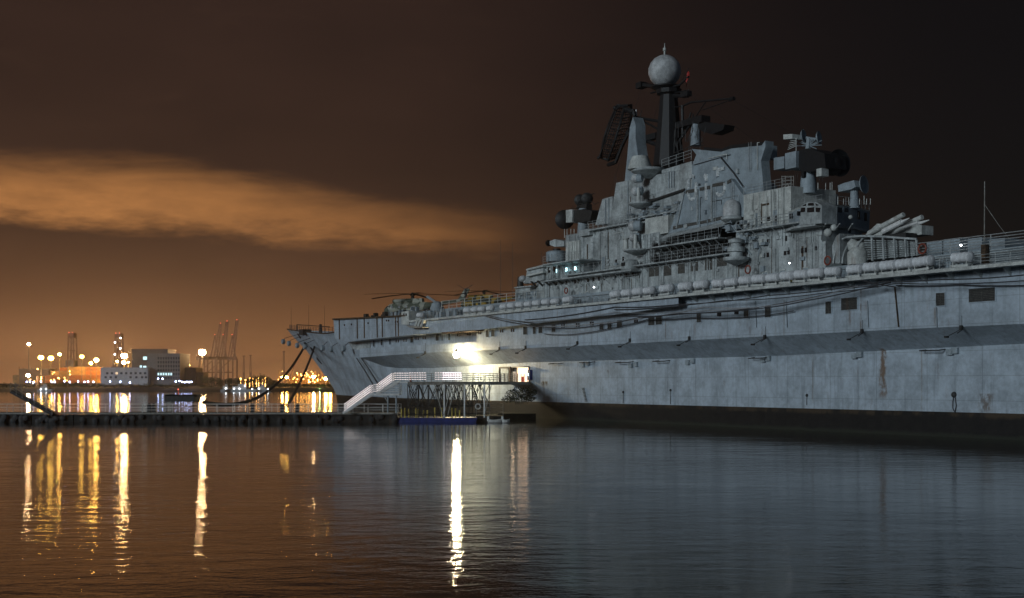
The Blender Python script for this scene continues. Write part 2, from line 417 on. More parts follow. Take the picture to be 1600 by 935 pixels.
# step ledge on the far part, flush wall beyond
XJ = XX(745)
mb.add([(xs0, 0, 11), (XJ, 0, 11), (XJ, 1.3, 11), (xs0, 1.3, 11)], [(0, 1, 2, 3)])
mb.add([(xs0, 1.3, 11), (XJ, 1.3, 11), (XJ, 1.3, 14.9), (xs0, 1.3, 14.9)], [(0, 1, 2, 3)])
mb.add([(XJ, 1.3, 11), (XJ, 0, 11), (XJ, 0, 14.9), (XJ, 1.3, 14.9)], [(0, 1, 2, 3)])
mb.add([(XJ, 0, 11), (XE, 0, 11), (XE, 0, 14.9), (XJ, 0, 14.9)], [(0, 1, 2, 3)])
mb.add([(xs0, 0, cols[0][2]), (xs0, 7, cols[0][3]), (xs0, 7, 14.9), (xs0, 1.3, 14.9), (xs0, 1.3, 11), (xs0, 0, 11)], [(0, 1, 2, 3, 4, 5)])
wall = part(mb, 'side_wall', 'hull')
# rounded support under the forward block
part(MB().pr([(543, 533), (579, 532), (579, 543), (566, 548), (550, 545)], 1.2, 6), 'block_support', 'grey')

# --- forward block with vertical recesses and strake
blk = MB()
def zs(px, py, Y): return ZZ(px, py, Y)
YB = -1.0
blk.pr([(521, 499), (627, 493.5), (645, 503), (645, 523.5), (580, 530), (541, 535), (523, 529)], YB, 12)
block = part(blk, 'forward_block', 'hull')
for a in (529, 557, 568, 588, 596, 617, 621):
    part(MB().pr([(a, 500-(a-521)*.05), (a+1.6, 500-(a-521)*.05), (a+2.0, 531-(a-521)*.05), (a+.6, 531-(a-521)*.05)], YB-.06, YB+.3), 'recess_slot', 'rustband', block)
for a, b_ in ((537, 508), (548, 507), (574, 505), (603, 501), (606, 501), (617, 503), (620, 503)):
    part(MB().pr([(a, b_-1.2), (a+1.6, b_-1.3), (a+1.6, b_+1.6), (a, b_+1.7)], YB-.07, YB+.2), 'porthole', 'window', block)
# eaves pieces and clutter on block top
mb = MB()
for k in range(60):
    px = random.uniform(524, 640); Y = random.uniform(0, 6); p = S(px, 499, YB); h = random.uniform(.2, 1.0)
    mb.box(p.x, p.x+random.uniform(.3, 1.6), Y, Y+random.uniform(.3, 1), 15.9, 16.2+h)
part(mb, 'deck_fittings', 'dark')['kind'] = 'stuff'
part(MB().pr([(519, 498), (632, 492.5), (632, 494.5), (519, 500.2)], YB-.5, 12), 'block_eave', 'rustband')
cab = part(MB().pr([(627, 487.5), (638.5, 486), (639, 508), (627, 507)], YB-.4, 1.5), 'deck_cabin', 'pale')
for a in (630, 633.5): part(MB().pr([(a, 490), (a+1.6, 490), (a+1.6, 494), (a, 494)], YB-.46, YB), 'porthole', 'window', cab)
# strake
sk = MB()
sk_lo = [(640, 523.5), (740, 516.5), (860, 503), (980, 489.5), (1060, 478)]
sk_up = [(640, 505), (740, 497), (860, 485.5), (980, 474), (1060, 466.5)]
YS = -1.4
P = [S(a, b_, YS) for a, b_ in sk_lo]; Q = [Vector((p.x, YS, 14.72)) for p in P]
sk.grid([P, Q]); sk.grid([P, [Vector((p.x, 0.02 if p.x > XJ else 1.3, p.z+.15)) for p in P]])
sk.add([P[0], Q[0], (P[0].x, 1.3, 14.7), (P[0].x, 1.3, P[0].z+.15)], [(0, 1, 2, 3)])
strake = part(sk, 'gallery_bulwark', 'hull')
part(MB().pr([(690, 519.5), (742, 515.8), (742, 517.2), (690, 521)], YS-.05, 1), 'bulwark_sill', 'rustband')

# --- gallery walkway along the side
XG0 = XX(640, -1.4)
mb = MB().box(XG0, XE, -1.8, 1.5, 14.72, 14.9)
for k in range(150):
    X = XG0+3+k*1.5
    if X > XE-1: break
    if k % 2 == 0: mb.add([(X, -1.3, 14.72), (X+.08, -1.3, 14.72), (X+.08, 0, 14.72), (X, 0, 14.72), (X, 0, 13.95), (X+.08, 0, 13.95)], [(0, 1, 2, 3), (0, 3, 4), (1, 5, 2), (0, 4, 5, 1), (3, 2, 5, 4)])
walk = part(mb, 'gallery_walkway', 'grey')
part(MB().box(XG0-.2, XE, -1.86, -1.8, 14.66, 14.95), 'walkway_edge', 'pale')
# chutes lit by the floodlight at the walkway's end
mb = MB()
for a in (646, 650.5, 655.5): mb.pr([(a, 511), (a+4, 501), (a+7.2, 500.6), (a+3.4, 511)], -2.0, -1.6)
part(mb, 'loading_chute', 'pale')
part(MB().pr([(634, 508.5), (660, 511), (660, 512.6), (640, 512.4)], -2.6, -1.5), 'chute_tray', 'steel')

# --- flight deck
mb = MB().box(XX(627, 2), XE, 1.5, 44, 16.2, 16.6); mb.box(XX(640, 2), XE, 1.7, 2.1, 14.9, 16.2)
part(mb, 'flight_deck', 'grey_blue')

# railings
def railing(a, b_, parent, m='rail', step=1.8, h=1.08, rails=3, r=.03, name='railing', rp=.035):
    a = Vector(a); b_ = Vector(b_); L = (b_-a).length; n = max(1, round(L/step)); mb = MB(); up = Vector((0, 0, 1))
    for k in range(n+1): p = a+(b_-a)*k/n; mb.tube(p, p+up*h, rp, 4)
    for j in range(rails): hh_ = up*h*(j+1)/rails; mb.tube(a+hh_, b_+hh_, r, 4)
    return mb.build(name, m, parent)
railing((XG0+.3, -.35, 14.9), (XE, -.35, 14.9), ship, step=1.5, h=1.1, rails=4, r=.022, name='gallery_railing')
railing((XX(690, 1.6), 1.6, 16.6), (XX(850, 1.6), 1.6, 16.6), ship, step=2.6, h=1.25, m='pale', name='deck_railing', rp=.05)
railing((XX(1425, 1.6), 1.6, 16.6), (XE, 1.6, 16.6), ship, step=4.5, h=1.3, rails=5, m='rail', name='deck_railing', rp=.05, r=.04)
# raked end railing
mb = MB(); pts = [Vector(p)+Vector((0, .3, 0)) for p in ra[1:31]]
for p in pts: mb.tube(p, p+Vector((0, 0, 1.2)), .05, 4)
for hh_ in (.4, .8, 1.2): mb.path([p+Vector((0, 0, hh_)) for p in pts], .03, 4)
part(mb, 'mooring_deck_railing', 'dark')
mb = MB()
for a, b_, c in ((455, 478, 518), (482.5, 476, 520), (507, 478, 522)): mb.tube(S(a, c, 12), S(a, b_, 12), .05, 5, .02)
mb.tube(S(464, 507.5, 12), S(515, 511, 12), .10); mb.tube(S(464, 507, 12), S(464, 518, 12), .1)
mb.tube(S(501, 507, 12), S(501, 520, 12), .3); mb.box(S(474, 1, 11).x, S(480, 1, 11).x, 10, 12, 15.4, 16.6)
part(mb, 'signal_mast', 'dark')
# capstans and hawse pipes at the raked end
mb = MB()
for a, b_ in ((468, 525), (486, 527), (478, 539), (497, 530), (488, 547)):
    p = S(a, b_, 12); mb.tube(S(a-2, b_-3, 14), S(a+1.5, b_+3, 14), .25, 6)
part(mb, 'hawse_slot', 'black', hull)
# stern/bow booms with floats
for (a, b_, c, d, Y) in ((462, 524, 444.5, 534, 13), (466, 527, 453.5, 537, 12.5), (480, 530, 466.5, 540, 12), (486, 532, 478.5, 542, 11.5), (508, 531, 506, 544, 10),
                   (526, 534, 519.5, 546, 8.6), (540, 535, 539, 545, 7.6)):
    bo = part(MB().tube(S(a+10, b_-3, Y-.2), S(c, d-5, Y-3.2), .06, 5).tube(S(c, d-5, Y-3.2), S(c, d, Y-3.2), .05), 'fender_boom', 'dark')
    q = S(c, d, Y-3.2)
    part(MB().lathe(q+Vector((0, -.3, 0)), [(.05, -.35), (.55, -.3), (.6, 0), (.55, .3), (.05, .35)], 12, (0, 1, 0)), 'float', 'grey_blue', bo)
# anchor
mb = MB(); a0 = S(491, 551, 17.6); a1 = S(504, 566, 16.4)
mb.bar(a0, a1, .7, .7); mb.bar(a1+Vector((-1.2, -.6, .9)), a1+Vector((1.2, -.4, -.3)), .6, .5); mb.bar(a1+Vector((-1.2, -.6, .9)), a1+Vector((-1.5, -.7, 2.2)), .4, .4); mb.bar(a1+Vector((1.2, -.4, -.3)), a1+Vector((.4, -.6, 1.0)), .4, .4)
part(mb, 'anchor', 'black')
# two long dark curved lines running down the hull side
for pp in (((560, 560), (572, 578), (584, 598), (592, 612)), ((566, 558), (578, 575), (590, 594), (598, 606))):
    pts = [S(a, b_, yl(S(a, b_, 5).x)+.0) for a, b_ in pp]; part(MB().path([p+Vector((0, -.35, 0)) for p in pts], .12), 'curved_hull_line', 'cable', hull)

# --- hull openings
def vent(px, py, w, h, Y=0, par=wall, slats=True):
    X0, X1 = XX(px-w/2, Y), XX(px+w/2, Y); z1 = ZZ(px, py-h/2, Y); z0 = ZZ(px, py+h/2, Y)
    v_ = part(MB().box(X0, X1, Y-.04, Y+.1, z0, z1), 'vent_opening', 'dark', par)
    t_ = .07; MB().box(X0-t_, X1+t_, Y-.12, Y, z1, z1+t_).box(X0-t_, X1+t_, Y-.12, Y, z0-t_, z0).box(X0-t_, X0, Y-.12, Y, z0, z1).box(X1, X1+t_, Y-.12, Y, z0, z1).build('vent_frame', MATS['hull'], v_)
    if slats:
        mb = MB(); n = max(4, int((z1-z0)/.14))
        for k in range(n): zz = z0+(k+.5)*(z1-z0)/n; mb.box(X0, X1, Y-.09, Y-.05, zz-.035, zz+.025)
        for X in (X0, X1, (X0+X1)/2): mb.box(X-.03, X+.03, Y-.10, Y-.045, z0, z1)
        mb.build('vent_slats', MATS['louvre'], v_)
for a in ((1535.5, 461, 41, 21), (1470.5, 468, 14, 20), (1328, 475, 25, 19), (1295.5, 481, 9, 19), (1201, 487, 9.5, 18), (1167, 490.5, 7.5, 14), (1093, 497, 7, 14),
          (1030.5, 500.5, 10, 14), (1019, 501.5, 10, 14), (969, 506.5, 8, 11), (953.5, 508.5, 6.5, 11), (941, 510, 6.5, 11), (866, 513.5, 6, 11), (845.5, 515.5, 6, 10.5), (836, 516, 4.5, 12), (821.5, 517, 6, 12),
          (771, 520.5, 5, 11), (762.5, 521.5, 4.5, 11)): vent(*a)
for a in ((702.5, 526.5, 3, 10), (691.5, 527.5, 2, 10), (684, 527.5, 5, 10), (644, 531, 4.5, 9), (610, 533.5, 2.4, 10), (597, 534.5, 3, 10), (584.5, 536.5, 2.4, 10)):
    vent(*a, Y=1.3, slats=False)
for px, py, Y in ((717, 523, 0), (733, 521.5, 0), (749, 520, 0), (784, 517, 0), (801, 516, 0), (621, 533, 1.3), (633, 532, 1.3), (652, 529, 1.3), (663, 528, 1.3), (880, 509, 0), (903, 507.5, 0), (925, 505.5, 0), (994, 501, 0), (1124, 491, 0), (1151, 487.5, 0)):
    if Y == 0 and px < 745: Y = 1.3
    for d in (-1.7, 1.7):
        p = S(px+d, py, Y); part(MB().box(p.x-.16, p.x+.16, Y-.05, Y+.1, p.z-.26, p.z+.2), 'porthole', 'window', wall)
# cantilever light brackets along the knuckle
for px, py in ((903, 537), (985, 533), (1078, 530), (1196, 528), (1348, 519), (1503, 514), (822, 544), (781, 546), (665, 552)):
    p = S(px, py, 0); mb = MB()
    mb.tube(p+Vector((0, 0, random.uniform(.9, 1.7))), p, .035, 5); mb.tube(p, p+Vector((-.8, -1.0, -.7)), .035, 5); mb.tube(p+Vector((0, 0, -.1)), p+Vector((.1, -.7, -.4)), .05, 5)
    q = p+Vector((-.8, -1.0, -.7)); w_ = random.uniform(.7, 1.15); mb.box(q.x-.22*w_, q.x+.16*w_, q.y-.15, q.y+.15, q.z-.1, q.z+.08); mb.box(p.x-.12, p.x+.15, p.y-.22, p.y, p.z-.1, p.z+.3)
    part(mb, 'light_bracket', 'dark')
for px, py, w in ((873, 568, 15), (980, 566, 20), (1038, 564, 18), (1190, 559, 22), (1462, 547, 30), (922, 566, 16)):
    p0 = S(px-w/2, py, 3); p1 = S(px+w/2, py-w*.03, 3); mb = MB(); o1 = Vector((0, -.9, -.1))
    mb.tube(p0+o1, p1+o1, .06, 5); mb.tube(p0, p0+o1, .06, 5); mb.tube(p1, p1+o1, .06, 5)
    part(mb, 'fender_frame', 'dark')
for px, py in ((915, 570), (990, 571), (1079, 566), (1197, 562), (1340, 556), (1489, 550)):
    for d in (-3, 5):
        p = S(px+d, py-d*.3, 3); part(MB().box(p.x-.35, p.x+.35, 2.7, 3.0, p.z-.25, p.z+.3), 'hull_lug', 'grey_blue', hull)
# ladder rungs, scupper pipes, small pits
mb = MB()
for k in range(10): p = S(912+k*.5, 607+k*2.2, 3); mb.box(p.x-.22, p.x+.22, 2.85, 3, p.z-.04, p.z+.05)
part(mb, 'draught_ladder', 'dark', hull)
for px, y0, y1 in ((1048, 610, 632), (974, 613, 630), (1261, 618, 633)):
    p = S(px, y0, 3); mb = MB().ball(p, .17); mb.tube(p, S(px, y1, 3)+Vector((0, -.05, 0)), .04, 5); part(mb, 'scupper_chain', 'dark', hull)
p = S(1491, 617, 3); mb = MB().path([p, S(1488.5, 628, 2.9), S(1488.5, 638, 2.9), S(1492, 645, 2.9), S(1494, 634, 2.9), S(1492, 618, 2.9)], .04); part(mb, 'rope_loop', 'cable', hull)
part(MB().ball(p, .28), 'rope_eye', 'dark', hull)

# --- draped cables along the side
def cable(pts, Y, r=.055, m='cable'):
    P = [S(a, b_, Y) for a, b_ in pts]; o_ = []
    for a, b_ in zip(P[:-1], P[1:]):
        for k in range(5):
            t = k/5; q = a.lerp(b_, t); q.z -= .05*(b_-a).length*.22*4*t*(1-t); o_.append(q)
    o_.append(P[-1]); part(MB().path(o_, r, 5), 'mooring_cable', m)
cable([(757, 492), (860, 508), (950, 494), (1080, 490), (1200, 478), (1330, 450), (1392, 442)], -1.7)
cable([(757, 493), (830, 503), (960, 488), (1100, 486), (1230, 474), (1340, 447)], -1.75, .04, 'cable_pale')
cable([(757, 494), (820, 507), (893, 514), (1000, 496), (1060, 490), (1190, 482), (1260, 470), (1392, 440)], -1.8, .06)
cable([(850, 522), (893, 523), (960, 512), (1010, 500), (1080, 497), (1185, 494), (1240, 486)], -.4, .05)
cable([(820, 500), (960, 480), (1060, 476), (1200, 462), (1380, 440), (1470, 437), (1600, 430)], -1.6, .06)
cable([(960, 484), (1130, 470), (1290, 458), (1400, 443), (1600, 439)], -1.65, .05)
cable([(820, 510), (930, 506), (1005, 497), (1100, 480), (1185, 481)], -1.2, .07, 'cable_pale')
cable([(1345, 438), (1372, 444), (1400, 449)], -1.7, .06)
cable([(1400, 446), (1500, 445), (1600, 446)], -.3, .05)
mb = MB().path([S(1398, 449, -.1), S(1401, 480, -.1), S(1404, 511, -.1)], .07); part(mb, 'drain_pipe', 'rustband', wall)
for px in (1180, 1228, 1355, 1462): mb = MB().path([S(px, 470, -.1), S(px+2, 512, -.1)], .04); part(mb, 'drain_pipe', 'grey_blue', wall)

# ------------------------------------------------------------------ island (superstructure)
def zrow(z, px, Y):   # pixel row of height z at px on plane Y
    D = (WL+Y)/((px-CX)/FPX*CS+SN); return HY-(z-CAMZ)/D*FPX
def tier(px0, px1, z0, z1, Y0, Y1, name='island_block', m='grey', l=0, r=0, ribs=0):
    X0, X1 = XX(px0, Y0), XX(px1, Y0)
    mb = MB().prism([(X0, Y0, z0), (X1, Y0, z0), (X1+r, Y0, z1), (X0+l, Y0, z1)], (0, Y1-Y0, 0))
    for k in range(ribs):
        X = lerp(X0+.5, X1-.5, random.random()); mb.tube((X, Y0-.06, z0+.1), (X, Y0-.06, z1-.1), random.choice((.03, .05, .08)), 5)
    for k in range(ribs//2):
        X = lerp(X0+.5, X1-.9, random.random()); zz = lerp(z0+.3, z1-.6, random.random()); mb.box(X, X+random.uniform(.2, .7), Y0-.2, Y0, zz, zz+random.uniform(.2, .5))
    return part(mb, name, m)
def win(px, py, w, h, Y, par, m='window', name='window', lab=None):
    p0, p1 = XX(px-w/2, Y), XX(px+w/2, Y); z1, z0 = ZZ(px, py-h/2, Y), ZZ(px, py+h/2, Y)
    o = part(MB().box(p0, p1, Y-.06, Y+.05, z0, z1), name, m, par, lab)
    return o
def ledge(px0, px1, z, Y0, Y1, par=None, rail=True, t=.16, m='grey', step=1.2, h=1.05, name='platform', mr='rail'):
    X0, X1 = XX(px0, Y0), XX(px1, Y0); mb = MB().box(X0, X1, Y0, Y1, z-t, z)
    n = max(2, int((X1-X0)/1.5))
    for k in range(n): X = X0+(k+.5)*(X1-X0)/n; mb.bar((X, Y0+.1, z-t), (X, Y1, z-t-.7*(Y1-Y0)), .06, .06)
    o = part(mb, name, m, par)
    if rail:
        r_ = railing((X0, Y0+.05, z), (X1, Y0+.05, z), o, step=step, h=h, rails=3, r=.02, rp=.028, m=mr, name='guard_rail')
    return o
YI = 2.6
t1 = tier(838, 1290, 14.9, 19.4, YI, YY(1345, XX(1290, YI)), ribs=46)
# gallery colonnade openings
for a, b_, w, h in ((1022, 425, 15, 14), (1043.5, 423, 11, 16), (1064.5, 420, 11, 15), (1085, 417, 11.5, 14), (1108, 414, 12, 16), (1129, 409, 16, 14)):
    win(a, b_, w, h, YI, t1, 'louvre', 'colonnade_opening')
for a, b_ in ((885, 442), (899, 440.5), (904, 440), (919, 438), (927.5, 437), (936, 436), (944.5, 435), (962, 431.5), (971, 430.5), (979, 429.5), (989, 428), (998, 427)): win(a, b_, 2.3, 6, YI, t1)
t1u = tier(1150, 1284, 19.4, 21.6, YI, YY(1335, XX(1284, YI)), ribs=16)
for a, b_, w, h in ((1201, 377.5, 4, 7.5), (1228, 373, 4, 8), (1194, 399.5, 3.5, 7), (1200, 398.5, 3.5, 7), (1227, 395.5, 3.6, 7), (1232.5, 394.5, 3.6, 7), (1254, 392, 3.8, 8), (1259.5, 391, 3.6, 7.5), (1275, 388, 3.4, 7)):
    win(a, b_, w, h, YI, t1u if b_ < 385 else t1)
p = S(1254, 398, YI); part(MB().box(p.x-.14, p.x+.14, YI-.025, YI+.1, 16.3, 19.2), 'rust_streak', 'rustband', t1)
ledge(985, 1150, 19.45, YI-1.0, YI, m='grey')
ledge(880, 985, 19.45, YI-.8, YI, m='grey')
ledge(1150, 1262, 21.65, YI-1.2, YI, m='grey', rail=True)
# second tier, long plain wall
t2 = tier(884, 1012, 19.4, 25.2, 4.2, 15, ribs=12)
t2b = tier(884, 905, 19.4, 24.2, 3.9, 14, m='pale', ribs=6)
for a, b_ in ((947, 411), (963, 409), (974, 405)): win(a, b_, 2.4, 7, 4.2, t2)
ledge(918, 982, 25.25, 3.4, 4.2)
tier(905, 921, 24.6, 25.4, 3.6, 5, 'mast_foot')
# third tiers with sloping ends
t3 = part(MB().pr([(930, 352), (941, 311.5), (957, 307), (957, 349)], 5.4, 13), 'island_block', 'grey')
part(MB().path([S(946, 312, 5.3), S(946, 350, 5.3)], .06).path([S(951, 310, 5.3), S(951, 350, 5.3)], .05), 'cable_trunk', 'grey_blue', t3)
t4 = part(MB().pr([(952, 353), (963, 286), (1012, 276), (1081, 262), (1081, 300), (1012, 312), (1012, 340)], 5.0, 14), 'island_block', 'grey')
part(MB().path([S(981, 283, 4.9), S(981, 350, 4.9)], .05).path([S(1045, 268, 4.9), S(1045, 294, 4.9)], .07).path([S(1049, 267, 4.9), S(1049, 294, 4.9)], .05).path([S(1053, 267, 4.9), S(1053, 293, 4.9)], .05), 'cable_trunk', 'grey_blue', t4)
t5 = part(MB().pr([(1010, 316), (1070, 296), (1057, 345), (1045, 370), (1005, 374)], 4.4, 12), 'island_block', 'grey')
part(MB().pr([(1010, 314.5), (1068, 295), (1069, 297.5), (1010, 317.5)], 4.0, 5.2), 'overhang_sill', 'dark')
t6 = part(MB().pr([(1008, 342), (1044, 336), (1044, 364), (1008, 370)], 3.6, 6), 'equipment_housing', 'pale')
t7 = tier(1000, 1030, 19.4, 23.4, 3.5, 9, ribs=14)
# number wall (funnel casing) sloping outwards at its foot
fun = part(MB().pr([(1081, 260), (1088, 242), (1081, 233), (1127, 237.5), (1142, 232.5), (1190, 227.5), (1195.5, 220), (1196, 229), (1189, 251), (1194, 306), (1150, 318), (1081, 330)], 4.2, YY(1207, XX(1194, 4.2))), 'funnel_casing', 'grey_blue')
XCE = XX(1194, 4.2); XCT = XX(1196, 4.2)
low = part(MB().pr([(1071, 296), (1142, 279), (1162, 306), (1166, 322), (1166, 338), (1120, 349), (1044, 366)], 3.6, 10), 'uptake_screen', 'grey_blue')
part(MB().path([S(1127, 247, 4.1), S(1146, 270, 4.1), S(1162, 293, 4.1)], .10).path([S(1084, 258, 4.1), S(1141, 242, 4.1)], .05), 'casing_seam', 'cable', fun)
for a, b_, w in ((1079, 299, 16), (1101, 294.5, 16), (1122.5, 288.5, 19), (1139, 284, 6)):
    part(MB().pr([(a-w/2, b_-1), (a+w/2, b_-4.5), (a+w/2, b_+1), (a-w/2, b_+4)], 3.52, 3.7), 'uptake_slot', 'louvre', low)
for a, b_, w in ((1059, 354.5, 15), (1080.5, 350, 17), (1102.5, 346, 17), (1121, 342, 13)):
    part(MB().pr([(a-w/2, b_-.5), (a+w/2, b_-4), (a+w/2, b_+1), (a-w/2, b_+4.5)], 3.52, 3.7), 'uptake_slot', 'louvre', low)
for a, b_, c, d in ((1069, 300, 1057, 357), (1090, 296, 1090, 350), (1112, 291, 1112, 346)):
    part(MB().bar(S(a, b_, 3.5), S(c, d, 3.5), .16, .16), 'screen_rib', 'grey', low)
# faint worn pennant number 0 1 5
mat('worn_paint', (.72, .78, .80), .6, var=.3, vscale=2.5, streak=.5)
def glyph(px, strokes):
    mb = MB()
    for st in strokes:
        mb.path([S(px+a, b_, 3.62 if b_ > 284 else 4.16) for a, b_ in st], .22, 6)
    part(mb, 'pennant_numeral', 'worn_paint', fun)
glyph(1081, [[(-5, 282), (-5, 305), (-2, 312), (4, 311), (7, 304), (7, 285)], [(-3, 278), (1, 275), (5, 277)]])
glyph(1104, [[(0, 273), (0, 283)], [(0, 287), (0, 313)], [(0, 273), (-3, 277)]])
glyph(1127, [[(6, 263), (-5, 266), (-5, 276)], [(6, 286), (6, 298), (3, 304), (-3, 306), (-6, 302)]])
# hood over the louvre bank
part(MB().prism([S(1044, 366, 3.6), S(1124, 349, 3.6), S(1132, 343, 3.6), S(1140, 347, 2.2), S(1122, 356, 2.2), S(1030, 374, 2.2)], (0, .12, .12)), 'louvre_hood', 'grey')
lv = part(MB().pr([(1029, 374), (1124, 355), (1121, 395), (1023, 411)], 4.2, 8), 'louvre_bank', 'dark')
for k in range(5):
    a = lerp(1027, 1123, k/5); c = lerp(1027, 1123, (k+1)/5)-3; mb = MB()
    for q in range(17):
        y0 = lerp(375-(a-1029)*.2, 400-(a-1029)*.17, q/16); y1 = lerp(375-(c-1029)*.2, 400-(c-1029)*.17, q/16)
        mb.bar(S(a, y0, 4.05), S(c, y1, 4.05), .12, .045)
    part(mb, 'louvre_panel', 'grey', lv)
for k in range(6): a = lerp(1026, 1124, k/5); part(MB().bar(S(a+3, 374-k*4, 3.9), S(a-3, 409-k*3.4, 3.9), .13, .13), 'louvre_post', 'grey', lv)
ledge(1010, 1122, 21.4, 1.9, 4.2, rail=True)
# pipes and clutter behind the colonnade deck
mb = MB(); random.seed(3)
for k in range(70):
    px = random.uniform(1010, 1150); Y = random.uniform(2.4, 3.8); X = XX(px, Y); z0 = random.uniform(19.5, 21.6)
    if random.random() < .5: mb.box(X, X+random.uniform(.2, .9), Y, Y+.4, z0, z0+random.uniform(.15, .7))
    else: mb.tube((X, Y, 19.5), (X+random.uniform(-.4, .4), Y, 21.3), .05, 5)
part(mb, 'deck_machinery', 'dark')['kind'] = 'stuff'
# domes with pedestals
def dome(px, pyc, r, Y, m='radome', squash=1.0, name='radar_dome'):
    p = S(px, pyc, Y); return part(MB().ball(p, r, squash, 18), name, m)
d1 = S(1143.5, 322, 2.9); rr = 13.3/FPX*(WL+2.9)/((1143.5-CX)/FPX*CS+SN)
dm = part(MB().lathe(d1+Vector((0, 0, -.2)), [(rr*1.02, -1.0), (rr*1.02, 0)]+[(max(rr*math.cos(t), 1e-4), rr*math.sin(t)) for t in [PI/2*k/8 for k in range(9)]], 24), 'radar_dome', 'radome')
part(MB().lathe(d1+Vector((0, 0, -1.2)), [(rr*1.08, 0), (rr*1.3, -.1), (rr*1.3, -.35), (rr*.7, -.7)], 24), 'dome_base', 'grey', dm)
for px, py, r, Y in ((993, 279, 6.6, 3.2), (993, 299, 6.8, 3.2), (989, 353.5, 8, 2.8), (989.5, 371.5, 6.5, 2.8)):
    R = r/FPX*(WL+Y)/((px-CX)/FPX*CS+SN); p = S(px, py, Y)
    dd = part(MB().ball(p, R, 1.08, 18), 'radar_dome', 'radome')
    part(MB().lathe(p+Vector((R*.2, .1, 0)), [(R*.95, 0), (R*1.05, R*.4), (R*1.05, R*1.3), (R*.5, R*1.6)], 16, (.75, .65, 0)), 'dome_casing', 'grey_blue', dd)
for px, py, w, Y0 in ((1000, 319, 20, 1.8), (995, 392, 22, 1.2)):   # projecting disc platforms
    p = S(px, py, Y0+1.6); R = w/FPX*150/1.0
    part(MB().lathe(p, [(.3, -.6), (R*.95, -.12), (R, -.05), (R, .12), (.2, .14)], 24), 'round_platform', 'grey')
    part(MB().tube(p+Vector((.1, -.3, .1)), p+Vector((.1, -.3, 2.0)), .28, 10, .2), 'pedestal', 'pale')
p = S(978, 392, 2.6); part(MB().lathe(p, [(.32, 0), (.32, 1.4), (.48, 1.45), (.48, 1.6)], 14), 'bollard_vent', 'pale')
# flared cone housing on top
p = S(1000, 261, 3.6); q = .077
part(MB().lathe(p, [(1.55, -.35), (1.5, 0), (1.02, 1.25), (.95, 1.3)], 24), 'cone_housing', 'pale')
part(MB().lathe(p+Vector((.4, 1, -.4)), [(.4, -1.0), (2.1, -.2), (2.2, 0), (2.2, .12)], 24), 'round_platform', 'grey')
mb = MB()
for k in range(40):
    px = random.uniform(978, 1062); p = S(px, random.uniform(325, 350)-(px-978)*.12, 3.9); 
    if random.random() < .5: mb.box(p.x, p.x+random.uniform(.3, .9), 3.6, 5.2, p.z, p.z+random.uniform(.1, .35))
    else: mb.tube(p, p+Vector((0, 0, random.uniform(.4, 1.1))), .05, 5)
part(mb, 'catwalk_fittings', 'grey_blue')['kind'] = 'stuff'
ledge(976, 1060, ZZ(976, 345, 4.2), 3.6, 4.9, rail=True)
mr = railing(S(1034, 265, 5.2), S(1080, 250, 5.2), ship, step=1.4, h=1.2, rails=3, m='rail', name='roof_railing')
mb = MB().pr([(1034, 266), (1081, 252), (1081, 262), (1034, 271)], 5.1, 9); part(mb, 'roof_housing', 'grey')
# gun/director group at mid walkway
p = S(985, 413, 2.0)
part(MB().box(p.x-1.7, p.x+1.7, .9, 2.6, p.z-1.0, p.z-.8).lathe(p+Vector((0, 0, -.8)), [(1.05, 0), (1.15, .15), (1.1, .9), (.8, 1.3), (.3, 1.4)], 20), 'gun_turret', 'grey')
part(MB().box(p.x-.35, p.x+.35, .85, 1.2, p.z-.3, p.z+.15), 'gun_port', 'black')
g2 = S(1150, 385, 1.4)
part(MB().lathe(g2+Vector((0, 0, -1.4)), [(.3, -.7), (1.35, -.2), (1.45, 0), (1.45, .15), (.75, .2), (.7, .7), (.95, .8), (.95, 1.3), (.6, 1.35), (.6, 1.7), (.85, 1.75), (.85, 2.1), (.3, 2.3)], 20), 'gun_turret', 'grey')
mb = MB(); random.seed(11)
for k in range(40):
    px = random.uniform(1128, 1190); py = random.uniform(348, 392); p = S(px, py, random.uniform(1.8, 2.6))
    if k % 2: mb.tube(p, p+Vector((random.uniform(-1.5, 1.5), 0, random.uniform(-1.2, .6))), .06, 5)
    else: mb.box(p.x, p.x+random.uniform(.2, .8), p.y, 2.7, p.z, p.z+random.uniform(.2, .6))
part(mb, 'stair_and_pipes', 'grey_blue')['kind'] = 'stuff'
# --- rear control tower, pale wall and bridge
t8 = tier(1162, 1236, 21.6, 25.9, 3.4, YY(1306, XX(1236, 3.4)), m='pale', ribs=10)
win(1201, 342.5, 5, 6, 3.4, t8); win(1190, 350, 2.8, 6, 3.4, t8); win(1213, 342, 6, 12, 3.4, t8, 'dark', 'doorway')
part(MB().box(XX(1190, 3.4), XX(1202, 3.4), 3.33, 3.4, 24.3, 24.5), 'rust_streak', 'rustband', t8)
t9 = tier(1214, 1239, 24.2, ZZ(1239, 297, 4.2), 4.2, YY(1309, XX(1239, 4.2)), m='grey_blue', ribs=8)
X9 = XX(1239, 4.2)
mb = MB()
for k in range(14):
    Yq = lerp(4.6, YY(1305, X9), random.random()); mb.tube((X9+.05, Yq, 24.3), (X9+.05, Yq, ZZ(1239, 300, 4.2)), random.choice((.03, .05, .08)), 5)
part(mb, 'cable_trunk', 'grey', t9)
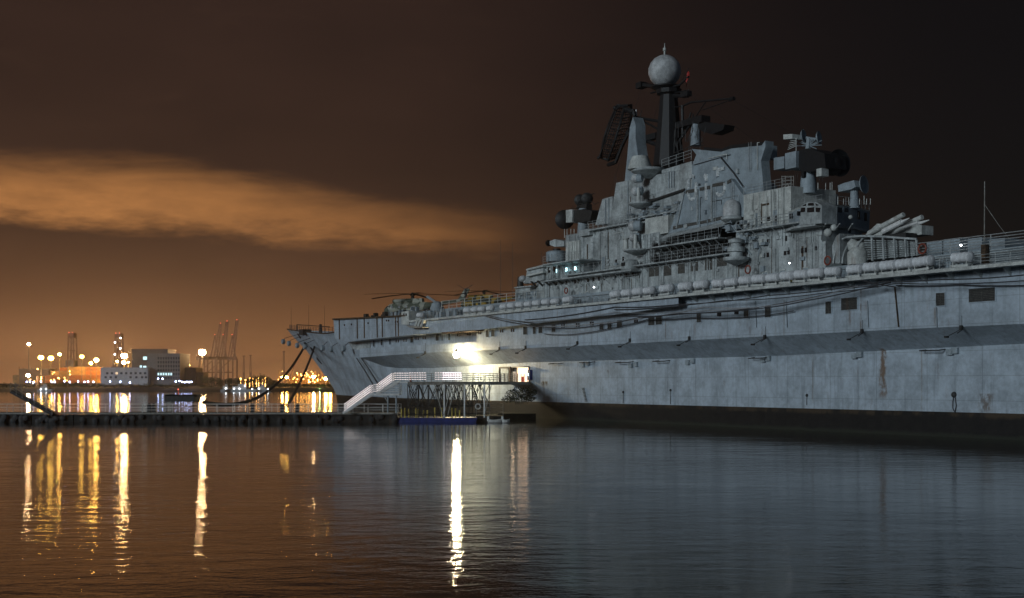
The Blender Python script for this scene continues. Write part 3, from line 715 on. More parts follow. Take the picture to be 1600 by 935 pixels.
# bridge: faceted plan
def facet(z0, z1, pts, name, m, par=None, flare=0):
    mb = MB(); n = len(pts); b_ = [Vector((x_, y_, z0)) for x_, y_ in pts]; cxy = sum((Vector((x_, y_, 0)) for x_, y_ in pts), Vector())/n
    t = [Vector((x_+(x_-cxy.x)*flare, y_+(y_-cxy.y)*flare, z1)) for x_, y_ in pts]
    mb.add(b_+t, [tuple(range(n-1, -1, -1)), tuple(range(n, 2*n))]+[(i, (i+1) % n, n+(i+1) % n, n+i) for i in range(n)]); return part(mb, name, m, par)
XF = XX(1284, 1.9); YF = YY(1334, XF); XG = XF-1.6; YG = YY(1358, XG)
plan = [(XX(1232, 3.6), 3.6), (XX(1248, 1.9), 1.9), (XF, 1.9), (XF, YF), (XG, YG), (XX(1232, 3.6), YG)]
zb0 = ZZ(1284, 350, 1.9); zb1 = ZZ(1284, 321, 1.9)
def fwin(px, py, w, h, X, par, name='window', m='window'):   # window in a wall facing the bow end
    Ya, Yb = YY(px-w/2, X), YY(px+w/2, X); D = lambda pp: (WL+YY(pp, X))/((pp-CX)/FPX*CS+SN)
    z1 = CAMZ+(HY-(py-h/2))/FPX*D(px); z0 = CAMZ+(HY-(py+h/2))/FPX*D(px)
    return part(MB().box(X-.05, X+.06, Ya, Yb, z0, z1), name, m, par)
br = facet(zb0, zb1, plan, 'bridge', 'grey_blue', flare=.02)
facet(zb1, zb1+.18, [(a, b_) for a, b_ in plan], 'bridge_roof', 'pale', flare=.04)
facet(zb0-.22, zb0, [(a, b_-(.9 if b_ < 6 else 0)) for a, b_ in plan], 'bridge_walkway', 'grey')
for px, py, w, h in ((1248, 334, 4.6, 7), (1291, 329.5, 7, 9), (1302, 328.8, 7, 9), (1312, 328, 6.5, 8.8), (1322, 327.6, 6.5, 8.5)): fwin(px, py, w, h, XF, br)
for t in (.3, .75):
    X_, Y_ = lerp(XF, XG, t), lerp(YF, YG, t); z_ = lerp(zb0, zb1, .68)
    part(MB().prism([(X_+.1+.2, Y_-.3, z_-.42), (X_+.1-.15, Y_+.3, z_-.42), (X_+.1-.15, Y_+.3, z_+.42), (X_+.1+.2, Y_-.3, z_+.42)], (-.2, -.1, 0)), 'window', 'window', br)
# glazed bay
bay = part(MB().pr([(1249, 352), (1251, 322), (1263, 315.5), (1275, 315.5), (1284, 321), (1284, 349)], .9, 3), 'lookout_bay', 'grey')
for pp in ([(1251.5, 325), (1257.5, 324.5), (1257.5, 331), (1250.5, 332)], [(1261, 325), (1271.5, 324), (1271.5, 331.5), (1261, 332)], [(1274.5, 324.5), (1281.5, 325), (1280, 331.5), (1274.5, 331.5)],
           [(1263, 317.5), (1270.5, 317.5), (1271.5, 321.5), (1261.5, 321.5)], [(1273.5, 317.8), (1279, 321), (1275, 321.5)], [(1259, 318.5), (1253, 322), (1258.5, 322)]):
    part(MB().pr(pp, .83, 1.2), 'window', 'window', bay)
for a, b_ in ((1236, 338), (1245, 336)): win(a, b_, 4, 8, 2.6, br)
part(MB().ball(S(1329, 339.5, 1.5), .22), 'searchlight', 'pale', br)
# tower base below the bridge
XT = XX(1288, 3.0)
tb = facet(14.9, zb0-.22, [(XX(1262, 3.0), 3.0), (XT, 3.0), (XT, YY(1332, XT)), (XT-1.2, YY(1347, XT-1.2)), (XX(1262, 3.0), YY(1347, XT-1.2))], 'bridge_tower', 'grey_blue')
for px, py in ((1300, 359), (1327, 361.5)): fwin(px, py, 4, 6, XT, tb)
part(MB().ball(S(1294, 364, 2.4), .45), 'searchlight', 'pale', tb); part(MB().ball(S(1303, 356, 2.5), .35), 'searchlight', 'pale', tb)
for a in (1268, 1290, 1312, 1332): part(MB().bar(S(a, 350, 1.3), S(a-6, 360, 3.2), .12, .12), 'bracket', 'grey', tb)
ex = part(MB().pr([(1302, 412), (1300, 385), (1306, 370), (1312, 365), (1312, 412)], 1.4, 6), 'curved_trunk', 'grey')
# curved hoops of the launcher shelter
sh = part(MB().box(XX(1315, 3), XX(1415, 3), 3.0, 4.5, 14.9, ZZ(1350, 372, 3)), 'launcher_house', 'dark')
mb = MB()
for px in (1312, 1326, 1342):
    pts = [S(px-10+20*(1-math.cos(t))/2*1.0, 412-44*math.sin(t*.5), 1.2+1.2*(1-math.cos(t))/2) for t in [PI*k/8 for k in range(9)]]; mb.path(pts, .10, 6)
for k in range(5):
    px = 1362+k*17.5; py = 370+k*1.3; mb.bar(S(px, py, 1.7), S(px+1.5, 408-k*2, 1.7), .16, .16)
mb.path([S(1310, 378, 1.8), S(1322, 371, 1.8), S(1345, 369, 1.8), S(1380, 370, 1.8), S(1432, 374, 1.8)], .12)
for q in range(9): mb.path([S(1350, 376+q*3.7, 2.4), S(1430, 378+q*2.6, 2.4)], .07, 4)
part(mb, 'shelter_frame', 'grey')
dd = part(MB().ball(S(1333, 384, 2.2), .62).ball(S(1343, 385, 2.2), .55).lathe(S(1340, 395, 2), [(1.0, -1.2), (1.0, 0), (.6, .5)], 14), 'winch_drum', 'pale')
# twin missile launcher
la = part(MB().prism([S(1388, 369, 4.6), S(1392, 360, 4.6), S(1420, 353.5, 4.6), S(1440, 352, 4.6), S(1440, 366.5, 4.6), S(1415, 369.5, 4.6)], (0, 1.6, 0)).prism([S(1352, 367, 3.6), S(1370, 350, 3.6), S(1395, 350, 3.6), S(1376, 369, 3.6)], (0, 1.2, 0)), 'missile_launcher', 'pale')
for a, b_, c, d, Y in ((1358, 365, 1412, 335.5, 3.4), (1378, 367, 1441, 339.5, 5.2)):
    part(MB().tube(S(a, b_, Y), S(c, d, Y), .27, 10, .24), 'launch_arm', 'pale', la)
for a, b_, c, d, Y in ((1380, 362, 1421, 341, 3.0), (1396, 363, 1452, 344, 4.9)):
    s0, s1 = S(a, b_, Y), S(c, d, Y); part(MB().tube(s0, s0.lerp(s1, .72), .27, 10, .27).tube(s0.lerp(s1, .72), s1, .17, 10, .04), 'missile', 'white_paint', la)
# houses and lockers behind the right-hand railing
for a, c, h in ((1448, 1472, 1.6), (1474, 1500, 1.7), (1512, 1534, 1.5), (1546, 1570, 1.2)):
    tier(a, c, 16.6, 16.6+h, 4, 7, 'deck_locker', 'grey_blue')
mb = MB()
for k in range(9): mb.box(XX(1432, 1.4), XX(1660, 1.4), 1.35, 1.45, 15.0+k*.18, 15.06+k*.18)
part(mb, 'louvred_screen', 'grey')
part(MB().path([S(1538, 377, 1.2), S(1538.5, 300, 1.2), S(1538.5, 284, 1.2)], .045).path([S(1538.5, 320, 1.2), S(1560, 351, 1.8), S(1580, 378, 2)], .02), 'flagstaff', 'steel')
part(MB().box(XX(1535, 1), XX(1542, 1), .8, 1.3, 14.9, 17.0), 'flagstaff_foot', 'rustband')
mb = MB().path([S(1502+k*3, 385+(k % 2)*2, 1.0) for k in range(2)], .02); w1 = part(MB().ball(S(1501.5, 383.5, 1.2), .09), 'deck_lamp', 'white_small')
part(MB().ball(S(1233.5, 411.5, .8), .07), 'deck_lamp', 'white_small'); part(MB().ball(S(928, 449, .8), .10), 'deck_lamp', 'white_small')
part(MB().box(S(1236, 412, 1).x, S(1239, 412, 1).x, .8, 1.2, 15.4, 16.4), 'fire_locker', 'yellow')
# life rings
for px, py, r in ((1168.5, 421.5, .42), (1293, 407.5, .42), (884.5, 454.5, .36), (1441, 389, .45)):
    p = S(px, py, 1.2); mb = MB(); n = 16
    for k in range(n):
        a0, a1 = 2*PI*k/n, 2*PI*(k+1)/n; mb.tube(p+Vector((math.cos(a0)*r, 0, math.sin(a0)*r)), p+Vector((math.cos(a1)*r, 0, math.sin(a1)*r)), .09, 5)
    part(mb, 'life_ring', 'orange_ring')

# --- left (far) platforms
p0 = S(850, 409, 2.5)
lp = ledge(848, 905, ZZ(870, 411, 1.2), .6, 6, rail=True, h=1.0)
wh = tier(848, 884, ZZ(870, 436, 2.6), ZZ(870, 413, 2.6), 2.6, 9, 'wheelhouse', 'grey', ribs=8)
for a, b_ in ((858, 422), (866, 421)): win(a, b_, 4, 9, 2.55, wh)
wh2 = tier(884, 912, ZZ(870, 436, 2.6), ZZ(870, 413, 2.6), 2.9, 9, 'wheelhouse', 'grey', ribs=8)
for a, b_, m_ in ((870.5, 423.5, 3), (885, 421.5, 3), (899, 419.5, 3)):
    win(a, b_, 2.2, 5.5, 2.5, wh, 'cyan_lamp', 'lit_window')
for a in (855, 861, 870.5): part(MB().tube(S(a, 413, 1.0), S(a, 432, 1.0), .07), 'stanchion', 'pale')
ledge(845, 985, ZZ(870, 436.5, 1.2), 1.0, 2.8, rail=False)
part(MB().pr([(820, 442), (824, 420), (836, 417), (848, 414), (850, 437), (830, 443)], 2.2, 8), 'gun_tub', 'grey')
part(MB().pr([(822, 430), (848, 424), (848, 426.5), (822, 432.5)], 1.6, 8).pr([(822, 421), (848, 415), (848, 417), (822, 423)], 1.8, 8), 'tub_ledge', 'pale')
for k in range(5): a = 830+k*10; part(MB().bar(S(a, 440-k*1.0, 1.2), S(a+9, 449-k*1.0, 2.6), .3, .1), 'bracket', 'dark')
tier(805, 842, 16.6, 17.9, 3, 9, 'deck_house', 'grey_blue', ribs=8)
part(MB().pr([(805, 452), (828, 449), (829, 462), (806, 465)], 3, 8).pr([(803, 449), (830, 446), (830, 448), (803, 451)], 2.6, 8), 'deck_house', 'grey')
part(MB().ball(S(817, 436, 4), .62, .8), 'radar_dome', 'radome'); part(MB().ball(S(824, 441, 4), .62, .5), 'radar_dome', 'grey')
p = S(813, 448, 4); part(MB().tube(p, p+Vector((0, 0, 1.4)), .5, 10, .4), 'gun_turret', 'dark')
# director on drum
p = S(870, 405, 5); part(MB().lathe(p, [(1.55, -.4), (1.55, .9), (1.2, 1.1)], 16), 'director_base', 'grey_blue')
part(MB().tube(S(870, 389, 5), S(870, 396, 5), .55, 10), 'director_neck', 'black')
part(MB().pr([(859, 377), (867, 374), (881, 377), (881, 385), (867, 386), (859, 383)], 4.2, 6), 'gun_director', 'grey')
part(MB().lathe(S(858, 380, 5), [(.1, 0), (.45, .1), (.45, .3)], 12, (-1, 0, 0)), 'director_lens', 'black')
mb = MB()
for px in (846, 850, 853, 857, 862, 888, 893, 898, 904, 782, 801): mb.tube(S(px, 410 if px > 840 else 470, 2.5), S(px, (398 if px > 840 else 378)-random.uniform(0, 5), 2.5), .035, 4, .02)
part(mb, 'whip_aerial', 'dark')
mb = MB()
for px in (882, 886, 892, 897): mb.tube(S(px, 372, 6), S(px, 358, 6), .05, 4)
part(mb, 'roof_pole', 'pale')
# rear radar group (dish, boxes, lattice top)
p = S(911, 372, 6)
part(MB().lathe(p, [(.85, -.3), (.75, 1.5), (.6, 3.3), (.55, 4.0)], 14), 'radar_pedestal', 'grey_blue')
part(MB().box(p.x-.7, p.x+1.0, 5, 7, p.z-.5, p.z-.2), 'pedestal_platform', 'grey')
hd = part(MB().pr([(884, 328.5), (894, 327.5), (894, 347.5), (884.5, 348)], 5, 7.4), 'illuminator_box', 'pale')
part(MB().pr([(895, 329), (912, 327), (925, 330), (922, 345), (905, 348), (895, 346)], 5.2, 8), 'radar_body', 'dark')
mb = MB()
c = S(883, 343, 7.6)
mb.dish(c, 1.35, .45, (-.92, .38, .05)); part(mb, 'radar_dish', 'black')
mb = MB(); c = S(912, 315, 7); random.seed(5)
for k in range(34):
    a = c+Vector((random.uniform(-2.2, 1.8), random.uniform(-.8, .8), random.uniform(-1.2, .9))); b2 = a+Vector((random.uniform(-1.2, 1.2), random.uniform(-.5, .5), random.uniform(-.5, .5))); mb.tube(a, b2, .05, 4)
mb.dish(c+Vector((-.9, 0, .3)), .8, .3, (-.9, .5, .1)); mb.dish(c+Vector((.9, 0, .3)), .8, .3, (-.9, .5, .1)); mb.box(c.x-1.2, c.x+1.3, c.y-.4, c.y+.5, c.z-1.4, c.z-.5)
part(mb, 'director_head', 'dark')
part(MB().tube(S(912, 330, 7), S(912, 318, 7), .35), 'director_neck', 'dark')

# --- main mast, radome, antennas
YM = 9
MS = lambda a, b_, Y=YM: S(a, b_, Y)
mast = part(MB().lathe(MS(1045, 262), [(2.15, 0), (1.9, 2.0), (1.45, 6), (1.15, 9.2), (1.6, 9.4), (1.7, 9.9)], 10), 'mast', 'black')
mp = part(MB().lathe(MS(1040, 137), [(.8, -.8), (1.7, -.15), (1.9, .0), (1.9, .15)], 16).path([MS(1000, 132, 9), MS(1020, 135, 9), MS(1040, 137, 9)], .3).path([MS(1040, 138, 9), MS(1062, 133, 9), MS(1076, 120, 9)], .14), 'mast_platform', 'black')
c = MS(1038.5, 111.5); R = 25.7/FPX*(WL+YM)/((1038.5-CX)/FPX*CS+SN)
rd = part(MB().ball(c, R, .98, 28), 'radome', 'radome')
rt = MS(1038.5, 86.5); part(MB().lathe(rt, [(.14, -.2), (.12, .5), (.24, .55), (.2, .9), (.07, 1.0), (.03, 1.55)], 10), 'radome_finial', 'pale', rd)
mb = MB().box(MS(998, 1).x, MS(1006, 1).x, 8.5, 9.5, MS(1000, 139).z, MS(1000, 130).z)
mb.tube(MS(1044, 150), MS(1075, 150), .25); mb.box(MS(1066, 1).x, MS(1077, 1).x, 8.7, 9.4, MS(1070, 152).z, MS(1070, 144).z); mb.tube(MS(1075, 150), MS(1076, 140), .08)
mb.tube(MS(1017, 146), MS(1030, 142), .12); mb.tube(MS(1048, 147), MS(1072, 142), .10)
part(mb, 'mast_yard', 'black')
fl = S(1072, 117, 9); mb = MB(); rw = []
for k in range(7): t = k/6; rw.append([(fl.x+t*.55-.1+.04*j, fl.y+.12*math.sin(t*6+j), fl.z-.75+t*1.1-j*(.8-.45*t)/3) for j in range(4)])
mb.grid(rw); mb.grid([[Vector(q_)+Vector((0, .03, 0)) for q_ in r_] for r_ in rw]); flo = mb.build('ship_flag', MATS['red'], ship)
part(MB().tube(S(1066, 125, 9), S(1077, 105, 9), .035), 'flag_staff', 'black')
mb = MB()
mb.tube(MS(1030, 190), MS(995, 184), .22); mb.tube(MS(1030, 203), MS(1000, 187), .14); mb.tube(MS(1000, 184), MS(1003, 172), .05)
mb.box(MS(1004, 1).x, MS(1028, 1).x, 8.6, 9.4, MS(1015, 220).z, MS(1015, 211).z); mb.tube(MS(1030, 228), MS(1000, 216), .3)
mb.tube(MS(990, 215), MS(1012, 214), .15); mb.tube(MS(1012, 222), MS(1013, 212), .3)
part(mb, 'mast_arm', 'black')
for a, b_, c_ in ((994, 180, .16), (1001, 213, .18)): part(MB().lathe(MS(a, b_), [(c_, -.3), (c_, .3), (.05, .75 if a < 1000 else .32)], 10), 'mast_beacon', 'white_paint')
# grey support tower left of the mast
part(MB().pr([(975, 292), (980, 245), (984, 200), (989, 183), (993, 195), (993, 215), (997, 245), (1004, 290)], 7, 8.6), 'antenna_tower', 'grey_blue')
# large curved lattice air-search antenna
def lattice(c0, c1, w, bow, nu, nv, name, curve=.8):
    c0 = Vector(c0); c1 = Vector(c1); ax = (c1-c0); side = Vector((.5, .86, 0)); nrm = ax.normalized().cross(side).normalized(); mb = MB(); G = []
    for i in range(nu+1):
        t = i/nu; r_ = []
        for j in range(nv+1):
            s_ = (j/nv-.5)*2; ww = w*(.55+.45*math.sin(PI*min(1, max(0, t*.9+.05))))
            r_.append(c0+ax*t+side*ww*s_+nrm*(-bow*(s_*s_)-curve*((t-.5)*2)**2))
        G.append(r_)
    for i in range(nu+1): mb.path(G[i], .05, 4)
    for j in range(nv+1): mb.path([G[i][j] for i in range(nu+1)], .055 if j not in (0, nv) else .16, 5)
    for e in (0, nu): mb.path(G[e], .14, 5)
    m1 = [G[i][nv//2]-nrm*.0+nrm*.9 for i in range(0, nu+1, 2)]; mb.path(m1, .14, 5)
    for k, i in enumerate(range(0, nu+1, 2)): mb.tube(m1[k], G[i][1], .06, 4); mb.tube(m1[k], G[i][nv-1], .06, 4); mb.tube(m1[k], G[i][nv//2], .06, 4)
    return mb
A0, A1 = S(977, 168, 8), S(951, 252, 8)
mb = lattice(A0, A1, 1.5, .5, 20, 9, 'x')
mb.path([S(962, 172, 7.2), S(968, 166, 7.5), S(982, 165, 8)], .18, 6); mb.path([S(963, 174, 7.2), S(950, 208, 7.2), S(936, 247, 7.2)], .12, 6); mb.ball(S(961, 169, 7.2), .3); mb.ball(S(935, 247, 7.2), .22)
mb.path([S(989, 172, 8.3), S(992, 182, 8.3), S(986, 200, 8.3), S(972, 228, 8.3), S(962, 254, 8.3), S(950, 258, 8.3)], .26, 6); mb.tube(S(975, 170, 8), S(990, 176, 8.3), .35); mb.tube(S(980, 205, 8), S(988, 212, 8.5), .45)
part(mb, 'search_antenna', 'black')
# right of mast: yard arms and dark antenna
mb = MB()
mb.path([MS(1066, 166), MS(1080, 160), MS(1146, 154)], .13); mb.path([MS(1085, 186), MS(1100, 163), MS(1103, 160)], .08); mb.path([MS(1098, 172), MS(1146, 155)], .07); mb.tube(MS(1140, 156), MS(1147, 154), .25)
mb.tube(MS(1067, 215), MS(1066, 165), .2); mb.tube(MS(1075, 190), MS(1080, 176), .12); mb.tube(MS(1083, 200), MS(1083, 178), .1)
mb.box(MS(1060, 1).x, MS(1100, 1).x, 8.6, 10, MS(1080, 196).z, MS(1080, 186).z); mb.tube(MS(1052, 168), MS(1068, 166), .07); mb.tube(MS(1055, 230), MS(1078, 196), .18)
part(mb, 'antenna_yard', 'black')
part(MB().prism([MS(1080, 188), MS(1098, 190), MS(1132, 195), MS(1130, 203), MS(1112, 210), MS(1098, 206), MS(1086, 197)], (0, 1.6, 0)), 'search_radar', 'black')
part(MB().lathe(MS(1087, 228), [(.65, 0), (.62, 1.8), (.45, 2.6), (.3, 2.8)], 12), 'radar_pedestal', 'grey_blue')
mb = MB(); random.seed(9)
for k in range(26):
    p = MS(random.uniform(1052, 1100), random.uniform(205, 250), random.uniform(6, 9)); mb.tube(p, p+Vector((random.uniform(-.4, .4), 0, random.uniform(.6, 1.8))), .05, 4)
mb.path([MS(1052, 248, 7), MS(1100, 226, 7)], .05); mb.path([MS(1052, 240, 7), MS(1100, 220, 7)], .05)
part(mb, 'mast_ladder', 'dark')['kind'] = 'stuff'
# funnel top rim and dark exhaust
part(MB().pr([(1100, 230), (1128, 233), (1142, 227), (1185, 222), (1196, 222), (1196, 228), (1142, 235), (1127, 240), (1100, 236)], 4.8, YY(1206, XX(1194, 4.2))-.3), 'funnel_cap', 'black')
part(MB().box(S(1202, 1, 7).x, S(1209, 1, 7).x, 6, 7.5, S(1204, 250, 7).z, S(1204, 229, 7).z), 'casing_box', 'grey_blue')
# aft missile director: boxes, drum, dish
part(MB().lathe(S(1263, 297, 6), [(.9, -.4), (.85, .8), (.7, 1.9), (.62, 2.0)], 16), 'radar_pedestal', 'grey_blue')
part(MB().box(S(1265, 1, 6).x-.2, S(1265, 1, 6).x+.2, 5.0, 5.3, 26.9, 27.6), 'pedestal_door', 'black')
part(MB().pr([(1209, 247), (1225, 244.5), (1225, 263), (1209, 266)], 5, 6.8), 'illuminator_box', 'grey_blue')
part(MB().pr([(1226.5, 240), (1244, 236), (1243.5, 261.5), (1227, 265)], 4.6, 7), 'illuminator_box', 'grey_blue')
part(MB().pr([(1245, 236), (1262, 232), (1288, 240), (1290, 262), (1262, 269), (1250, 266), (1246, 255)], 5, 8), 'radar_body', 'black')
part(MB().dish(S(1307, 256, 7.4), 1.42, .5, (.98, -.1, .0)).dish(S(1303, 256, 6.4), 1.2, .5, (-.9, .4, .05)).tube(S(1290, 258, 6.5), S(1304, 258, 6.5), .4), 'radar_dish', 'black')
part(MB().box(S(1280, 1, 5).x, S(1288, 1, 5).x, 4.6, 5.6, ZZ(1284, 276, 5), ZZ(1284, 264, 5)), 'tracker_box', 'pale')
part(MB().pr([(1224, 210.5), (1238, 209.5), (1238, 217), (1224, 218)], 5, 6.2), 'tracker_box', 'pale')
mb = MB().dish(S(1253, 213, 6), .68, .25, (.93, .42, .1)).dish(S(1277, 216, 6.6), .68, .25, (.93, .42, .1)).tube(S(1238, 213, 6), S(1276, 219, 6.8), .22)
mb.tube(S(1262, 236, 6.5), S(1264, 216, 6.5), .3)
for k in range(14): p = S(random.uniform(1240, 1290), random.uniform(216, 238), 6.5); mb.tube(p, S(1264, 228, 6.5), .05, 4)
part(mb, 'director_head', 'grey_blue')
mb = MB()
for k in range(5): mb.path([S(1231+k, 234-k*3.4, 5.5), S(1244, 228-k*2, 5.5)], .05)
mb.tube(S(1244, 240, 5.5), S(1244, 216, 5.5), .05); part(mb, 'aerial_comb', 'pale')
mb = MB()   # small lattice stand
for a in (1221.5, 1227, 1236, 1240): mb.tube(S(a, 300, 5), S(a, 275, 5), .05, 4)
for b_ in (276, 282, 288): mb.tube(S(1221, b_, 5), S(1240, b_, 5), .05, 4)
mb.path([S(1223, 297, 5), S(1230, 287, 5), S(1236, 297, 5)], .07); part(mb, 'lattice_stand', 'steel')
# forward director on the bridge roof
c = S(1346.5, 289.5, 6.2)
part(MB().dish(c, .93, .3, (.95, .3, .08)), 'tracking_dish', 'grey_blue')
part(MB().pr([(1309, 290), (1318, 286.5), (1334, 282), (1337, 292), (1330, 296), (1310, 300)], 5.6, 7), 'tracker_body', 'grey_blue')
part(MB().lathe(S(1335, 320, 6.4), [(.62, -.4), (.45, .6), (.4, 1.6), (.5, 1.9)], 12), 'radar_pedestal', 'grey_blue')
mb = MB()
for px in (1278, 1290, 1297, 1300): mb.tube(S(px, 297, 6), S(px, 284+random.uniform(0, 4), 6), .04, 4)
for px in (1309, 1318, 1326, 1343, 1350, 1354, 1360): mb.tube(S(px, 320, 3), S(px, 306+random.uniform(0, 5), 3), .04, 4)
part(mb, 'whip_aerial', 'pale')

# --- doors, ladders, pipe runs, roof rails on the island walls
random.seed(101)
WALLS = [(t1, 905, 1010, 15.1, 19.2, YI), (t1, 1150, 1284, 15.1, 21.2, YI), (t2, 915, 975, 19.7, 25.0, 4.2), (t8, 1166, 1232, 21.8, 25.6, 3.4), (t4, 980, 1070, 25.6, 29.5, 5.0), (low, 1060, 1155, 22.8, 27.5, 3.6), (fun, 1095, 1185, 28.6, 31.8, 4.2)]
for wi_, (par, a, b_, z0, z1, Y) in enumerate(WALLS):
    X0, X1 = XX(a, Y), XX(b_, Y); A_ = (X1-X0)*(z1-z0)
    for k in range(int(A_/14)+1):
        X = random.uniform(X0, X1); zz = random.uniform(z0, z1-.5); L_ = random.uniform(1.5, 7); mb = MB(); r = random.choice((.03, .045, .06))
        if random.random() < .55: X2 = min(X1, X+L_); mb.path([(X, Y-.09, zz), (X2, Y-.09, zz), (X2, Y-.09, max(z0, zz-random.uniform(.3, 1.6)))], r)
        else: mb.path([(X, Y-.09, z0), (X, Y-.09, min(z1, zz+.6)), (X+.3, Y-.09, min(z1, zz+.6))], r)
        part(mb, 'pipe_run', random.choice(('grey', 'grey_blue', 'pale', 'dark')), par)
    for k in range(int(A_/18)+1):
        X = random.uniform(X0, X1-.8); zz = random.uniform(z0, z1-1); w_ = random.uniform(.25, .9); h_ = random.uniform(.25, .8)
        part(MB().box(X, X+w_, Y-random.uniform(.08, .35), Y, zz, zz+h_), 'wall_locker', random.choice(('grey', 'pale', 'grey_blue')), par)
    for k in range(int(A_/40)+1):
        X = random.uniform(X0, X1-.5); mb = MB(); zt_ = z1; n_ = int((zt_-z0)/.3)
        mb.tube((X, Y-.15, z0), (X, Y-.15, zt_), .025, 4); mb.tube((X+.4, Y-.15, z0), (X+.4, Y-.15, zt_), .025, 4)
        for q_ in range(n_): mb.tube((X, Y-.15, z0+.3*q_), (X+.4, Y-.15, z0+.3*q_), .018, 4)
        part(mb, 'wall_ladder', 'rail', par)
    if par in (t1, t2, t8):
        for k in range(3):
            X = random.uniform(X0+.5, X1-1.2); d_ = part(MB().box(X, X+.75, Y-.05, Y+.05, z0, z0+1.8), 'steel_door', 'grey_blue', par)
            part(MB().box(X-.08, X, Y-.1, Y, z0, z0+1.88).box(X+.75, X+.83, Y-.1, Y, z0, z0+1.88).box(X-.08, X+.83, Y-.1, Y, z0+1.8, z0+1.9), 'door_frame', 'pale', d_)
    if par is not low and par is not fun:
        for k in range(3):
            X = random.uniform(X0, X1); part(MB().box(X-.05, X+random.uniform(.03, .12), Y-.018, Y+.05, z0+random.uniform(0, 1), z1-random.uniform(.2, 1.5)), 'rust_streak', 'rustband', par)
for a, b_, z_, Y_ in ((1162, 1236, 25.9, 3.6), (1150, 1232, 21.65, 1.5), (884, 905, 24.2, 4.1), (905, 975, 25.25, 4.4), (1040, 1078, 30.2, 5.3)):
    railing((XX(a, Y_), Y_, z_), (XX(b_, Y_), Y_, z_), ship, step=1.2, h=1.0, rails=3, r=.02, rp=.028, name='roof_railing')
pl2 = [Vector((p_[0], p_[1], zb1+.18)) for p_ in plan[:5]]
mb = MB()
for a, b_ in zip(pl2[:-1], pl2[1:]):
    for k in range(5): q_ = a.lerp(b_, k/4); mb.tube(q_, q_+Vector((0, 0, .9)), .025, 4)
    for hh_ in (.45, .9): mb.tube(a+Vector((0, 0, hh_)), b_+Vector((0, 0, hh_)), .02, 4)
part(mb, 'roof_railing', 'rail')
mb = MB()
for k in range(26):
    px = random.choice((random.uniform(930, 1010), random.uniform(1165, 1300), random.uniform(1020, 1080))); z_ = 31.2 if px < 1010 else (27.5 if px > 1239 else (25.9 if px > 1160 else 30.5)); z_ = min(z_, 27.5) if 930 < px < 955 else z_
    Y_ = random.uniform(5.6, 7); mb.tube((XX(px, Y_), Y_, z_-1), (XX(px, Y_)+random.uniform(-.1, .1), Y_, z_+random.uniform(.8, 2.2)), .03, 4, .015)
part(mb, 'whip_aerials', 'dark')['kind'] = 'stuff'
# rigging wires from the mast
for a, b_ in ((MS(1002, 138), S(951, 312, 8)), (MS(1076, 146), S(1190, 228, 8)), (MS(1036, 142), S(990, 280, 8)), (MS(1144, 156), S(1240, 210, 7)), (MS(1050, 142), S(1100, 232, 8))):
    part(MB().tube(a, b_, .022, 4), 'rigging_wire', 'black')

# ------------------------------------------------------------------ life raft canisters (things of their own)
def W(p): return ship.matrix_basis @ Vector(p)
def make_raft():
    r = empty('life_raft', (0, 0, 0), SROT)
    mb = MB(); L = .97
    pf = [(.05, -L), (.26, -L+.02), (.40, -L+.12)]
    for k in range(4):
        z0 = -L+.18+k*(2*L-.36)/3.0
        pf += [(.44, z0-.05), (.475, z0-.03), (.475, z0+.03), (.44, z0+.05)]
    pf += [(.40, L-.12), (.26, L-.02), (.05, L)]
    pf.sort(key=lambda q: q[1]); mb.lathe((0, 0, .92), pf, 14, (1, 0, 0)); mb.build('canister', MATS['raft'], r)
    cb = MB()
    for x_ in (-.66, .66):
        cb.bar((x_, -.4, 0), (x_, -.3, .55), .08, .08); cb.bar((x_, .4, 0), (x_, .3, .55), .08, .08); cb.bar((x_, -.36, .48), (x_, .36, .48), .08, .08); cb.bar((x_, -.4, .05), (x_, .35, .4), .05, .05)
    cb.box(-.9, .9, -.46, -.36, .1, .3); cb.build('cradle', MATS['pale'], r)
    return r
raft0 = make_raft(); first = [True]
rows_ = [([657], 'lone white life raft canister on the walkway below the camouflage helicopter', None),
 ([731, 742.5, 753, 766], 'beneath the mottled yellow helicopter', 'row of four'),
 ([788, 800, 813, 826, 839, 854, 868], 'left of the blue lit windows', 'row of seven'),
 ([888], 'lone white life raft canister under the blue lit windows of the island', None),
 ([963, 981, 998, 1015], 'below the round turret', 'row of four'),
 ([1042], 'single life raft canister just right of the row of four below the turret', None),
 ([1072], 'middle single life raft canister below the louvre bank', None),
 ([1097], 'single life raft canister just left of the long row of nine', None),
 ([1123, 1144, 1166, 1187, 1209, 1231, 1253, 1276, 1302], 'under the bridge tower', 'row of nine'),
 ([1337, 1363, 1390, 1416, 1444], 'under the missile launcher', 'row of five'),
 ([1504], 'lone white life raft canister near the flagstaff at the right end', None)]
for pxs, lab, rw in rows_:
    for i, px in enumerate(pxs):
        r_ = raft0 if first[0] else copy_tree(raft0); first[0] = False
        big = rw is None or px in (1416, 1444)
        r_.location = W((XX(px, -1.25), -1.25, 14.9)); s_ = (.85 if px < 900 else .98)*random.uniform(.96, 1.03); r_.rotation_euler = (random.uniform(-.06, .06), random.uniform(-.04, .04), SROT+random.uniform(-.06, .06)); s_ = s_*(1.12 if big else 1); r_.scale = (s_, s_, s_*(1 if not big else .93))
        l_ = lab if rw is None else f'{ORD[i]} raft canister from left in {rw} {lab}'
        tag(r_, l_, 'life raft', 'life raft canisters along the ship')
        bpy.context.view_layer.update()

